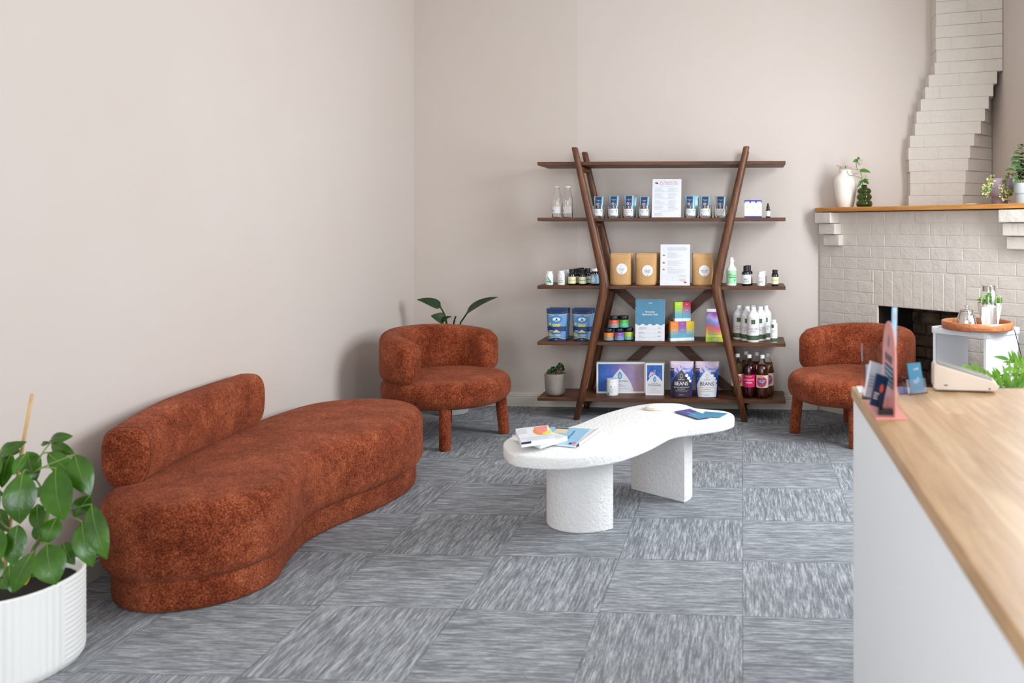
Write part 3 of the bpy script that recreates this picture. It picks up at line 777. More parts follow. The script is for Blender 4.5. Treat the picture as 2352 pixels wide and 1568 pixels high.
prints(t, [('r', 0, z, .10, .0018) for z in (.226, .187, .138, .094, .045)], 'p_skyblue', mp)
for i, s in enumerate(('left', 'middle', 'right')):
    px = (1716.5, 1729.7, 1743)[i]; t = thing('medicine_carton', 'slim white and blue dropper carton, %s one of the row of three' % {'left': 'leftmost', 'middle': 'middle', 'right': 'rightmost'}[s], 'box', spot(px, 6.20, 4), 0, 'blue and white cartons')
    bm = B(); bxx(bm, -.0198, .0198, -.0185, .0185, 0, .121); obj('carton_body', bm, gradient('carton_blue', [(0, 'p'), (1, 'p')]) if False else 'p_white', t, bevel=.0008)
    bm = B(); bxx(bm, -.0200, .0200, -.0187, .0187, .103, .1212); bxx(bm, -.0200, .0200, -.0187, .0187, -.0002, .010); obj('colour_bands', bm, 'p_boxblue', t)
    mp = flatmap(-.0188); prints(t, [('r', 0, .108, .028, .006)], 'p_white', mp); prints(t, [('o', 0, .062, .009, .013, .0012), ('r', 0, .087, .003, .009), ('r', 0, .044, .022, .0012)], 'p_skyblue', mp)
    prints(t, [('e', 0, .068, .003, .0022)], 'p_red', mp); prints(t, lines(-.011, .011, .036, 2, .004, .001)+lines(-.006, .006, .022, 1, .004, .0016), 'p_grey', mp)
def bottle(label, px, Y, k, r, h, body='white_plastic', cap='white_plastic', lab='p_label', lz=(.12, .62), rc=None, sh=.74, caph=.17, grp=None, name='supplement_bottle', spin=0):
    """shouldered bottle: body, ribbed cap, wrap label"""
    t = thing(name, label, 'bottle', spot(px, Y, k), spin, grp); rc = rc or r*.78
    zs = h*sh; zn = h*(1-caph)
    bm = B(); lathe(bm, [(0, 0), (r*.86, 0), (r*.97, h*.015), (r, h*.04), (r, zs-r*.35), (r*.97, zs-r*.12), (r*.86, zs+r*.08), (rc*.92, zn-.001), (rc*.92, zn+.002), (0, zn+.002)], 32); obj('bottle_body', bm, body, t, smooth='auto')
    bm = B(); N = 36; rs = []
    for z, m_ in ((zn, 1), (zn+.0004, 1), (h-.0015, 1), (h, .93)):
        rs.append([((rc+(.0004 if i % 2 else 0))*m_*cos(2*PI*i/N), (rc+(.0004 if i % 2 else 0))*m_*sin(2*PI*i/N), z) for i in range(N)])
    rings(bm, rs); obj('cap', bm, cap, t, smooth='auto')
    if lab:
        bm = B(); rr = r+.0004; N = 40; z0, z1 = h*lz[0], h*lz[1]
        rings(bm, [[(rr*cos(2*PI*i/N), rr*sin(2*PI*i/N), z) for i in range(N)] for z in (z0, z1)], True, False, False); obj('paper_label', bm, lab, t, smooth=True)
    return t, cylmap(r+.0005)
t = thing('dropper_bottle', 'small black dropper bottle with white label', 'bottle', spot(1764, 6.20, 4)); r = .0155
bm = B(); lathe(bm, [(0, 0), (r-.001, 0), (r, .002), (r, .052), (r-.002, .058), (.009, .062), (0, .062)], 28); obj('bottle_body', bm, 'black_gloss', t, smooth='auto')
bm = B(); lathe(bm, [(0, .060), (.0115, .060), (.0115, .078), (.008, .080), (.0065, .083), (.0062, .094), (.004, .100), (0, .101)], 24); obj('dropper', bm, 'black_plastic', t, smooth='auto')
bm = B(); rings(bm, [[((r+.0003)*cos(2*PI*i/28), (r+.0003)*sin(2*PI*i/28), z) for i in range(28)] for z in (.008, .046)], True, False, False); obj('paper_label', bm, 'p_label', t, smooth=True)
prints(t, lines(-.010, .008, .040, 8, .0042, .001, .4, 5), 'p_grey', cylmap(r+.0005))

# --- shelf 3
t, mp = bottle('white supplement bottle with green swirl, farthest left on the middle shelf', 1262, 6.18, 3, .0265, .096, sh=.80, caph=.14, rc=.021, lab=None)
sw = [(-.024, .018), (-.012, .024), (.004, .018), (.012, .012), (.020, .014), (.021, .024), (.012, .036), (.002, .044), (-.006, .058), (-.009, .060), (-.008, .050), (.0, .038), (.010, .030), (.015, .022), (.012, .018), (.002, .024), (-.012, .029)]
for k_, sc in enumerate((1,)): prints(t, [('p', sw)], 'p_green', mp, .0004, fine=.008)
prints(t, lines(-.018, -.002, .040, 1, .004, .0022)+[], 'p_grey', mp); prints(t, lines(-.018, .0, .034, 4, .0038, .001), 'p_rustprint', mp)
def leafy_white(label, px, Y, **k):
    t, mp = bottle(label, px, Y, 3, .0262, .100, sh=.80, caph=.15, rc=.0205, lab='p_label', lz=(.04, .80), grp='white supplement bottles', **k)
    prints(t, lines(-.016, .018, .070, 1, .004, .0022, 0), 'p_rustprint', mp); prints(t, [('r', 0, .018, .044, .006)], 'p_lime', mp, fine=.006)
    prints(t, [('p', [(-.006, .046), (.004, .044), (.008, .056), (.008, .047), (.002, .041)])], 'p_olive', mp); prints(t, [('r', 0, .033, .034, .004), ('r', 0, .028, .030, .0012)], 'p_grey', mp, fine=.006)
    return t
leafy_white('white supplement bottle with lime band, front of its short line', 1289.5, 6.18)
leafy_white('white supplement bottle second in the line behind the lime banded one', 1295, 6.26)
leafy_white('white supplement bottle at the back of the line, nearest the wall', 1301, 6.34)
def dark_supp(label, px, Y, band, h=.112):
    t, mp = bottle(label, px, Y, 3, .0265, h, body='black_gloss', cap='black_plastic', sh=.72, caph=.20, rc=.020, lab='p_cream', lz=(.10, .53), grp='dark supplement bottles')
    prints(t, [('r', 0, h*.315, .055, .0055)], 'p_'+band, mp, fine=.006); prints(t, lines(-.018, .016, h*.47, 2, .0045, .002, .3, 4), 'p_ink', mp); prints(t, lines(-.018, .014, h*.24, 3, .004, .0009), 'p_grey', mp)
    return t
dark_supp('dark supplement bottle with lime band, front of the left line', 1314, 6.175, 'lime')
dark_supp('dark bottle second in the line of lime banded bottles', 1322, 6.25, 'lime')
dark_supp('dark bottle third in the line of lime banded bottles', 1329, 6.32, 'lime')
dark_supp('dark bottle at the back of the lime banded line, against the wall side', 1335.5, 6.39, 'lime')
dark_supp('dark supplement bottle with teal band, front one', 1338.5, 6.175, 'teal', .110)
dark_supp('dark supplement bottle with teal band, standing behind its twin', 1349.5, 6.26, 'teal', .114)
def blue_supp(label, px, Y):
    t, mp = bottle(label, px, Y, 3, .0295, .117, body='amber', cap='white_plastic', sh=.78, caph=.17, rc=.0215, lab='p_skyblue', lz=(.10, .66), grp='blue labelled bottles')
    prints(t, [('p', [(-.021, .022), (.004, .022), (.006, .045), (-.006, .068), (-.018, .048)])], 'p_label', mp, .0004, fine=.006)
    prints(t, lines(-.017, .003, .050, 3, .005, .001), 'p_grey', mp, .0010); prints(t, [('p', [(-.026, .066), (-.026, .075), (-.012, .074)]), ('p', [(.006, .066), (.024, .074), (.014, .076), (.0, .074)])], 'p_midblue', mp, .0008, fine=.006)
blue_supp('brown bottle with white cap and light blue label, front one, by the left post', 1366, 6.18)
blue_supp('brown bottle with light blue label standing behind its twin, by the left post', 1374, 6.26)
def kraft(label, px, Y, txt, w=.150, h=.226, disc=True, rz=0):
    t = thing('kraft_pouch', label, 'pouch', spot(px, Y, 3), rz, 'brown kraft paper pouches')
    o, mp = pouch(t, w, h, .05, 'kraft', taper=.02, seed=int(px))
    prints(t, [('r', 0, h*.93, w*.98, .0012), ('r', 0, h*.89, w*.98, .0010)], 'p_sand', mp, .0004, 'seal_crease', .01)
    if disc:
        z = h*(.46 if txt[0] != 'ELIMINATE' else .51); x = .012
        prints(t, [('e', x, z, .0385, .0385)], 'p_label', mp, .0006, 'round_label', .008)
        prints(t, [('t', txt[0], x, z-.002 if len(txt) > 1 else z-.004, .0125 if len(txt[0]) < 7 else .0085)]+([('t', txt[1], x, z-.013, .0125)] if len(txt) > 1 and len(txt[1]) < 9 else [('t', txt[1], x, z-.011, .006)] if len(txt) > 1 else []), txt[2] if len(txt) > 2 else 'p_ink', mp, .0012, 'lettering')
        prints(t, [('o', x-.009, z+.017, .007, .005, .0007), ('o', x+.010, z+.017, .007, .005, .0007)]+lines(x-.018, x+.016, z-.018, 3, .003, .0006, .2), 'p_lightgrey', mp, .0012)
        logo(t, x, z-.031, .0022, mp, .0014)
kraft('brown kraft pouch with blue-lettered round label, nearest the left post', 1425, 6.17, ('ELIMINATE', 'YOUR', 'p_teal'))
kraft('brown kraft pouch tucked behind the blue-lettered one', 1431, 6.235, None, disc=False)
kraft('brown kraft pouch labelled COLON TONER', 1484, 6.17, ('COLON', 'TONER', 'p_ink'))
kraft('brown kraft pouch tucked behind the COLON TONER pouch', 1489.5, 6.235, None, disc=False)
kraft('brown kraft pouch third in line behind the COLON TONER pouch', 1495, 6.30, None, disc=False)
kraft('brown kraft pouch labelled SHROOM ZOOM, by the right post', 1614, 6.17, ('SHROOM', 'ZOOM', 'p_ink'))
t, mp = sign('powder_guide_sign', 'white printed sheet with three small powder pictures, on the middle shelf', 1550, 6.145, 3, .208, .290, .18)
its = lines(-.055, .088, .268, 6, .0042, .0009, .1, 2)
for r, z0 in enumerate((.228, .173, .118)): its += lines(-.055, .075, z0, 8, .0048, .0009, .6, 20+r)
its += [('r', x, .055, .0006, .04) for x in (-.09, -.055, -.015, .028)]+[('r', -.031, z, .118, .0006) for z in (.035, .048, .062, .075)]
its += lines(.032, .085, .072, 4, .004, .0009); prints(t, its, 'p_grey', mp); prints(t, lines(.032, .085, .045, 5, .0035, .0009)+[('t', 'COLON TONER', -.035, .124, .005)], 'p_red', mp)
prints(t, [('o', -.077, .255, .013, .013, .0006)], 'p_lightgrey', mp); prints(t, [('t', 'SHROOM ZOOM', -.035, .234, .005)], 'p_ink', mp, name='lettering')
for z, c in ((.208, 'mossprint'), (.155, 'chili'), (.108, 'rustprint')): prints(t, [('p', [(-.092, z), (-.068, z), (-.073, z+.005), (-.080, z+.013), (-.087, z+.005)])], 'p_'+c, mp)
logo(t, .072, .022, .0055, mp)
bm = B(); bxx(bm, -.104, -.02, -.0075, -.006, .001, .038); 
for v in bm.verts:
    if v.co.x > -.05 and v.co.z > .02: v.co.x -= .027; v.co.z -= .0
obj('paper_slip', bm, 'p_label', t)
# right hand end of the middle shelf
t = thing('spray_bottle', 'tall white bottle with mint green label on the middle shelf', 'bottle', spot(1680, 6.19, 3)); r = .0345
bm = B(); lathe(bm, [(0, 0), (r*.9, 0), (r, .004), (r, .113), (r*.95, .121), (.022, .133), (.0165, .150), (.015, .163), (.015, .168), (0, .168)], 36); obj('bottle_body', bm, 'white_plastic', t, smooth='auto')
bm = B(); lathe(bm, [(0, .166), (.0195, .166), (.0195, .178), (.013, .181), (.012, .184), (.0135, .186), (.0135, .194), (.012, .196), (0, .196)], 28); obj('cap', bm, 'white_plastic', t, smooth='auto')
bm = B(); rings(bm, [[((r+.0004)*cos(2*PI*i/40), (r+.0004)*sin(2*PI*i/40), z) for i in range(40)] for z in (.014, .106)], True, False, False); obj('paper_label', bm, 'p_mint', t, smooth=True)
mp = cylmap(r+.0005); prints(t, [('t', 'Liquid', -.008, .078, .013), ('t', 'Chlorophyll', .004, .067, .013)], 'p_olive', mp, name='lettering'); prints(t, [('r', .010, .058, .056, .007), ('p', [(.018, .034), (.030, .032), (.033, .048), (.026, .044), (.020, .046)])], 'p_green', mp, fine=.006)
prints(t, lines(-.016, .008, .030, 2, .005, .0015), 'p_olive', mp)
def beef(label, Y, px, pr=True):
    t, mp = bottle(label, px, Y, 3, .0325, .138, body='black_gloss', cap='black_plastic', sh=.70, caph=.26, rc=.020, lab='p_label', lz=(.10, .56), grp='dark capsule bottles')
    if pr:
        prints(t, [('t', 'BEEF', 0, .040, .017), ('t', 'LIVER', 0, .024, .017)], 'p_ink', mp, name='lettering'); prints(t, lines(-.014, .016, .066, 3, .0045, .0014), 'p_green', mp)
beef('large dark bottle labelled BEEF LIVER', 6.18, 1714); beef('large dark bottle hidden behind the BEEF LIVER one', 6.26, 1718.5, False)
t, mp = bottle('short white supplement bottle with lime line, right of the BEEF LIVER bottle', 1748, 6.17, 3, .0285, .099, sh=.78, caph=.17, rc=.024, lab='p_label', lz=(.06, .66), grp=None)
prints(t, [('r', 0, .022, .040, .003)], 'p_lime', mp, fine=.006); prints(t, [('r', .002, .054, .028, .003), ('r', 0, .030, .030, .005)], 'p_grey', mp, fine=.006); prints(t, [('p', [(-.002, .040), (.004, .038), (.006, .046)])], 'p_olive', mp)
bottle('short white bottle mostly hidden behind the one with the lime line', 1752, 6.245, 3, .0285, .099, sh=.78, caph=.17, rc=.024)
t, mp = bottle('dark bottle with cream label, farthest right on the middle shelf', 1780, 6.165, 3, .0245, .112, body='black_gloss', cap='black_plastic', sh=.74, caph=.20, rc=.0185, lab='p_cream', lz=(.11, .56))
prints(t, [('r', 0, .040, .050, .0055)], 'p_lime', mp, fine=.006); prints(t, lines(-.014, .014, .055, 2, .005, .0016)+lines(-.014, .012, .030, 3, .004, .0009), 'p_grey', mp)

# --- shelf 2
def salt_bag(label, px, Y, rz=0, pr=True):
    t = thing('salt_pouch', label, 'pouch', spot(px, Y, 2), rz, 'blue sea salt pouches'); w, h = .152, .228
    o, mp = pouch(t, w, h, .06, 'pouch_blue', taper=.17, wr=.0008, seed=int(px)); F = .008
    prints(t, [('r', 0, h*.915, w*.985, h*.165)], 'p_deepblue', mp, .0004, 'printed_panel', F)
    if not pr: return t
    prints(t, [('p', [(-w*.49, .0), (w*.49, .0), (w*.49, .008), (.02, .024), (-.02, .024), (-w*.49, .008)])], 'p_deepblue', mp, .0004, 'printed_panel', F)
    prints(t, [('p', [(-w*.49, h*.45), (w*.49, h*.45), (w*.49, h*.30), (-w*.49, h*.30)])], 'p_navyband', mp, .0004, 'printed_panel', F)
    prints(t, [('p', [(-w*.49, h*.83), (0, h*.755), (w*.49, h*.83), (w*.49, h*.842), (0, h*.768), (-w*.49, h*.842)]), ('e', -.050, h*.53, .0085, .0085), ('p', [(-w*.49, .0095), (-.02, .0255), (.02, .0255), (w*.49, .0095), (w*.49, .012), (.02, .028), (-.02, .028), (-w*.49, .012)])], 'p_yellow', mp, .0007, fine=F)
    prints(t, [('r', -.055, .055, .030, .005), ('r', -.053, .046, .034, .005), ('r', -.050, .037, .042, .005), ('r', .0, h*.50, .060, .006), ('r', 0, h*.46, .055, .005)], 'p_yellow', mp, .0008, fine=F)
    prints(t, [('e', 0, h*.665, .046, .027)], 'p_blue', mp, .0009, 'emblem', F); prints(t, [('e', 0, h*.665, .029, .0135)], 'p_label', mp, .0012, 'emblem', F)
    prints(t, [('p', [(-.018, h*.61), (-.004, h*.66), (-.002, h*.70), (.004, h*.69), (.010, h*.64), (.014, h*.61), (.004, h*.635), (-.004, h*.63)])], 'p_ink', mp, .0014, 'emblem')
    prints(t, [('e', .0, .058, .044, .005)], 'p_deepblue', mp, .0008, fine=F); prints(t, [('p', [(-.03, .060), (.034, .060), (.012, .076), (.0, .081), (-.012, .074)])], 'p_sand', mp, .0010, fine=F)
    prints(t, [('e', -.042, .072, .02, .004), ('e', .012, .042, .026, .009)], 'p_skyblue', mp, .0009, fine=F)
    prints(t, lines(-.05, .05, h*.875, 1, .004, .0014, 0)+[('t', '450g', -.0, .010, .009)], 'p_sand', mp, .0010)
    return t
salt_bag('blue sea salt pouch, farthest left on its shelf', 1279.5, 6.175)
salt_bag('blue sea salt pouch behind the farthest left one', 1286.5, 6.24, -.06, False)
salt_bag('blue sea salt pouch beside the left post', 1338, 6.175)
salt_bag('blue sea salt pouch behind the one beside the left post', 1343, 6.24, -.04, False)
def tub(label, px, Y, zoff, c, r=.0345, h=.087):
    x, y, z = spot(px, Y, 2); t = thing('salts_jar', label, 'jar', (x, y, z+zoff), 0, 'stacked jars of salts')
    bm = B(); lathe(bm, [(0, 0), (r*.92, 0), (r, .004), (r, .058), (r*.93, .062), (r*.9, .064), (0, .064)], 36); obj('jar_body', bm, 'black_gloss', t, smooth='auto')
    bm = B(); lathe(bm, [(0, .063), (r*1.0, .063), (r*1.01, .065), (r*1.01, h-.002), (r*.98, h), (0, h)], 36); obj('lid', bm, 'black_plastic', t, smooth='auto')
    bm = B(); rings(bm, [[((r+.0004)*cos(2*PI*i/40), (r+.0004)*sin(2*PI*i/40), z) for i in range(40)] for z in (.006, .060)], True, False, False)
    obj('paper_label', bm, gradient('band_'+c, [(0, '#5fb0c8'), (.35, {'red': '#a58a80', 'green': '#5fb880', 'orange': '#b08a60', 'purple': '#8080b8', 'lime': '#8ab878'}[c]), (.75, {'red': '#e0553a', 'green': '#3fae3f', 'orange': '#ee8422', 'purple': '#8a52a8', 'lime': '#b2d422'}[c])]), t, smooth=True)
    mp = cylmap(r+.0005); prints(t, [('t', 'sodii', .008, .049, .0085)], 'p_white', mp, name='lettering'); prints(t, [('t', 'Everyday', .010, .033, .005), ('t', 'Hydration Salts', .010, .027, .005)], 'p_white', mp, name='lettering')
tub('small jar with orange label, left one of the bottom row', 1398, 6.185, 0, 'orange'); tub('small jar with purple label, middle of the bottom row', 1422.5, 6.205, 0, 'purple')
tub('small jar with lime label, right one of the bottom row', 1444, 6.235, 0, 'lime'); tub('small jar with red label, stacked on the orange and purple ones', 1410, 6.195, .0877, 'red')
tub('small jar with green label, stacked on top beside the red one', 1432.5, 6.22, .0877, 'green')
t, mp = sign('hydration_sign', 'blue and white price sign reading Everyday Hydration Salts', 1492.5, 6.18, 2, .206, .292, .13)
wv = [(-.103, .292), (.103, .292), (.103, .118)]+[(.103-.206*i/32, .114+.0055*cos(2*PI*i/8)) for i in range(33)]
prints(t, [('p', wv)], splash('sign_blue', [(.3, '#2f7394'), (.6, '#447f9e'), (.75, '#6f9db4')], 3), mp, .0004, 'printed_panel') if False else None
M['sign_blue'] = mat('sign_blue', '#3c7a9a', .4, var=(4, '#4b88a6')); prints(t, [('p', wv)], 'sign_blue', mp, .0004, 'printed_panel')
prints(t, [('t', 'sodii', 0, .262, .014), ('t', 'Everyday', 0, .198, .0185), ('t', 'Hydration Salts', 0, .180, .0185)], 'p_white', mp, .0008, 'lettering')
prints(t, [('t', 'Sample Packs', -.050, .088, .0095), ('t', 'Sachets', -.063, .059, .0095), ('t', 'Tubs', -.070, .031, .0095), ('t', '$14.9', .066, .088, .0095), ('t', '$48.9', .066, .059, .0095), ('t', '$63.9', .066, .031, .0095)], 'p_navyband', mp, .0008, 'lettering')
prints(t, [('r', 0, .084, .165, .0006), ('r', 0, .055, .165, .0006), ('r', 0, .027, .165, .0006)]+lines(-.085, -.04, .079, 1, 1, .0016)+lines(-.085, -.03, .050, 1, 1, .0016)+lines(-.085, -.03, .022, 1, 1, .0016)+[('r', -.068, .007, .034, .0016), ('r', .07, .007, .026, .0016)], 'p_grey', mp, .0006)
def sachet_box(label, loc, c, cols):
    t = thing('sachet_box', label, 'box', loc, .33, 'colour-faded sachet boxes')
    bm = B(); bxx(bm, -.0285, .0285, -.028, .028, 0, .137); obj('box_body', bm, gradient('box_'+c, [(0, '#efece4'), (.135, '#efece4'), (.14, '#4fabc8'), (.30, '#62a9bd'), (.62, cols[0]), (.85, cols[1])]), t, bevel=.0006)
    mp = flatmap(-.0281); prints(t, [('t', 'sodii', 0, .117, .0095), ('t', 'Everyday', 0, .079, .0048), ('t', 'Hydration Salts', 0, .074, .0048)], 'p_white', mp, .0003, 'lettering')
    prints(t, [('e', -.0266+.0038*i, .0205, .0019, .0022) for i in range(15)], 'p_label', mp, .0002); prints(t, [('r', -.018, .007, .012, .0012), ('r', .018, .007, .012, .0012)], 'p_grey', mp, .0003)
    prints(t, [('r', -.014+.0*i, .12-i*.0085, .030-(i % 3)*.006, .0012) for i in range(12)], 'p_white', lambda x, z, l: (.0285+l, x*.8+.01, z), .0004)
bx, by, bz = spot(1565, 6.235, 2); ca, sa = cos(.33), sin(.33)
def bpos(i, z): return (bx+ca*i*.0575, by+sa*i*.0575, bz+z)
sachet_box('orange sachet box, bottom row left', bpos(-1, 0), 'orange', ('#d9924a', '#ee8122')); sachet_box('purple sachet box, bottom row middle', bpos(0, 0), 'purple', ('#8a6aa8', '#94509e'))
sachet_box('yellow sachet box, bottom row right', bpos(1, 0), 'yellow', ('#cfc04a', '#f0c81a')); sachet_box('lime green sachet box, top row left', bpos(-.45, .1376), 'lime', ('#9ac060', '#b5d61e'))
sachet_box('crimson sachet box, top row right', bpos(.56, .1376), 'crimson', ('#b06a8a', '#c81a4e'))
t = thing('sachet_carton', 'open rainbow coloured sachet carton by the right post', 'carton', spot(1641, 6.215, 2), .05)
bm = B(); bxx(bm, -.062, .062, -.042, .042, 0, .035); obj('tray_base', bm, gradient('carton_base', [(0, '#a8c832'), (.5, '#b4c860'), (1, '#c8cc3a')], 0), t, bevel=.001)
prints(t, [('t', 'sodii', 0, .012, .016)], 'p_white', flatmap(-.0421), name='lettering')
bm = B(); 
extrude_poly(bm, [(-.060, .033), (.060, .033), (.060, .178), (.056, .206), (-.052, .206), (-.060, .178)], lambda x, z: (x, -.040+max(0, z-.178)*.8, z), lambda x, z: (x, .040-max(0, z-.178)*.6, z)); obj('carton_body', bm, splash('carton_rainbow', [(.25, '#d8e04a'), (.36, '#f08a30'), (.44, '#e04a6a'), (.52, '#5a8ad0'), (.62, '#b8a0d8'), (.72, '#8a3a9a')], 6, tilt=.55), t, bevel=.001)
bm = B(); bxx(bm, -.054, .054, -.004, .002, .200, .226); obj('top_fold', bm, 'p_label', t); prints(t, [('t', 'Everyday Hydration Salts', 0, .085, .009)]+lines(-.045, .045, .076, 2, .007, .0015, .1)+lines(-.045, .045, .062, 4, .005, .0011, .1), 'p_purple', flatmap(-.0405), name='lettering')
def aloe(label, px, Y, h=.243):
    t = thing('juice_bottle', label, 'bottle', spot(px, Y, 2), 0, 'white aloe juice bottles'); r = .0425
    bm = B(); lathe(bm, [(0, 0), (r*.9, 0), (r*.98, .004), (r, .010), (r, h*.72), (r*1.01, h*.725), (r*.99, h*.75), (r*.86, h*.80), (r*.50, h*.885), (.0175, h*.90), (.0175, h*.915), (0, h*.915)], 36); obj('bottle_body', bm, 'white_plastic', t, smooth='auto')
    bm = B(); lathe(bm, [(0, h*.905), (.0188, h*.905), (.0188, h*.995), (.0175, h), (0, h)], 30); obj('cap', bm, 'white_plastic', t, smooth='auto')
    bm = B(); rings(bm, [[((r+.0004)*cos(2*PI*i/40), (r+.0004)*sin(2*PI*i/40), z) for i in range(40)] for z in (h*.065, h*.195)], True, False, False); obj('label_band', bm, 'p_olive', t, smooth=True)
    mp = cylmap(r+.0005); prints(t, [('r', 0, h*.585, .028, .031)], 'p_olive', mp, fine=.006); prints(t, [('t', 'ALOE VERA', 0, h*.365, .0155), ('t', 'JUICE', 0, h*.295, .0165)], 'p_grey', mp, .0007, 'lettering')
    prints(t, lines(-.020, .020, h*.46, 2, .007, .0012, .2)+lines(-.016, .014, h*.24, 1, .007, .001), 'p_lightgrey', mp, .0006)
aloe('white aloe vera juice bottle in front of the group', 1730, 6.19); aloe('white aloe juice bottle left of the front one', 1715.5, 6.265); aloe('white aloe juice bottle right of the front one', 1746, 6.262)
aloe('white aloe juice bottle farthest left of the group, next to the post', 1696.5, 6.333); aloe('white aloe juice bottle directly behind the front one', 1729, 6.342); aloe('white aloe juice bottle farthest right, behind the small one', 1758.5, 6.340)
t, mp = bottle('small slim white bottle with green band, farthest right on its shelf', 1777.5, 6.165, 2, .0255, .158, sh=.84, caph=.15, rc=.0155, lab=None, name='lotion_bottle')
prints(t, [('r', -.010, .115, .018, .024), ('r', 0, .019, .064, .024)], 'p_olive', mp, fine=.006); prints(t, [('t', 'ALOE', -.006, .080, .010), ('t', 'GEL', -.008, .070, .010)]+lines(-.020, .010, .060, 6, .005, .0009), 'p_grey', mp)

# --- shelf 1
x, y, z = spot(1275.5, 6.22, 1); t = thing('potted_succulent', 'small jade plant in a concrete grey pot at the left end of the lowest shelf', 'plant', (x, y, z))
r = .078; bm = B(); lathe(bm, [(0, 0), (r*.55, 0), (r*.74, .006), (r*.86, .022), (r*.94, .06), (r, .152), (r-.002, .154), (r-.008, .154), (r-.010, .150), (r-.016, .125), (0, .122)], 48); obj('pot', bm, 'pot_grey', t, smooth='auto')
bm = B(); lathe(bm, [(0, .123), (r-.017, .123), (r-.017, .128), (0, .130)], 32); obj('soil', bm, 'soil', t)
bm = B(); bs = B(); rnd = random.Random(11)
for (cx_, cz_, q) in ((.045, .196, 0), (.012, .188, 1), (-.018, .180, 2), (-.040, .160, 3), (.055, .178, 4), (.0, .165, 5), (.03, .206, 6)):
    c = Vector((cx_, rnd.uniform(-.015, .015), cz_)); tube(bs, crom([(cx_*.3, 0, .125), (cx_*.8, 0, (cz_+.125)/2), c], 3), .0035, 6)
    for k in range(22):
        a, e_ = rnd.uniform(0, 6.28), rnd.uniform(-.3, 1.4); d = Vector((cos(a)*cos(e_), sin(a)*cos(e_), sin(e_)))
        leaf(bm, c+d*.006, c+d*rnd.uniform(.018, .027), .017, Vector((-sin(a), cos(a), .6)), .1, .3, 4)
obj('foliage', bm, 'leaf_jade', t, smooth=True); obj('stem', bs, 'bark', t, smooth=True)
WC = [(.30, '#1b4f9c'), (.40, '#3f78c0'), (.46, '#7c6cb8'), (.55, '#c3b6dc'), (.68, '#d9c3cc'), (.8, '#c9a6a2')]
def panel(parent, x0, x1, z0, z1, yf, m):
    bm = B(); bxx(bm, x0, x1, yf-.0006, yf, z0, z1); return obj('printed_panel', bm, m, parent)
def arch(x, z0, z1, w):   # drop shaped white field
    n = 10; r_ = [(x+w*(1-(i/n)**1.6), z0+(z1-z0)*i/n) for i in range(n+1)]; l_ = [(2*x-p[0], p[1]) for p in r_[::-1][1:]]; return ('p', r_+l_)
def drop(x, z, s): return ('p', [(x+s*.62*sin(PI*i/8)*(1 if True else 0)*(.4+.6*min(1, i/4))*1.0, z+s*cos(PI*i/8)) for i in range(9)]+[(x-s*.62*sin(PI*i/8)*(.4+.6*min(1, i/4)), z+s*cos(PI*i/8)) for i in range(7, 0, -1)])
x, y, z = spot(1427, 6.335, 1)
t = thing('kit_box', 'wide white box with blue and pink watercolour front, behind the little white tub', 'box', (x, y, z), .07); W_, H_ = .352, .224
bm = B(); bxx(bm, -W_/2, W_/2, -.035, .035, 0, H_); obj('box_body', bm, 'p_white', t, bevel=.0015)
panel(t, -W_/2+.014, W_/2-.010, .014, H_-.014, -.035, splash('wash_wide', [(.28, '#1b5fae'), (.38, '#4a6cc0'), (.46, '#7a70b8'), (.56, '#a48fba'), (.68, '#b598a8'), (.8, '#c2998c')], 5, seed=2, tilt=-.5)); mp = flatmap(-.0358)
prints(t, [arch(-.006, .014, .180, .095)], 'p_paper', mp, .0002, fine=0); prints(t, [drop(-.008, .128, .026)], 'p_blue', mp, .0005); prints(t, [drop(-.008, .127, .018)], 'p_ice', mp, .0008)
prints(t, [('t', 'HAPPY BUM BAG', -.006, .083, .0155)], 'p_ink', mp, .0006, 'lettering'); prints(t, [('t', '2 LITRE', -.006, .060, .008), ('t', 'SILICONE ENEMA KIT', .0, .050, .0085)]+lines(-.06, .06, .036, 1, 1, .001, .1)+[('o', .150, q, .0095, .0095, .0012) for q in (.180, .154, .127)], 'p_purple', mp, .0006, 'lettering')
x, y, z = spot(1407, 6.236, 1); t = thing('powder_tub', 'small white tub with screw lid in front of the wide watercolour box', 'tub', (x, y, z)); r = .0425
bm = B(); lathe(bm, [(0, 0), (r*.9, 0), (r*.98, .004), (r, .010), (r, .092), (r*.96, .096), (0, .096)], 40); obj('tub_body', bm, 'white_plastic', t, smooth='auto')
bm = B(); lathe(bm, [(0, .094), (r*.985, .094), (r*.99, .096), (r*.99, .114), (r*.96, .117), (0, .117)], 40); obj('lid', bm, 'white_plastic', t, smooth='auto')
mp = cylmap(r+.0005); prints(t, [drop(-.004, .066, .007), ('e', -.028, .015, .007, .008)], 'p_blue', mp, .0004, fine=.006); prints(t, lines(-.016, .014, .050, 5, .006, .0013, .3)+[('o', .022, .060, .007, .008, .0006), ('o', .028, .042, .006, .007, .0006)], 'p_grey', mp, .0003, fine=.006)
x, y, z = spot(1505, 6.278, 1); t = thing('plunger_box', 'white and blue box labelled PLUNGER in the middle of the lowest shelf', 'box', (x, y, z), 0); W_, H_ = .131, .228
bm = B(); bxx(bm, -W_/2, W_/2, -.040, .040, 0, H_); obj('box_body', bm, 'p_white', t, bevel=.0015)
panel(t, -W_/2+.011, W_/2-.011, .012, H_-.014, -.040, splash('wash_tall', [(.30, '#c9b4d2'), (.42, '#d8c8dc'), (.47, '#2a55a8'), (.62, '#3f74bf'), (.68, '#d6c2d8')], 9, seed=5, tilt=.12)); mp = flatmap(-.0408)
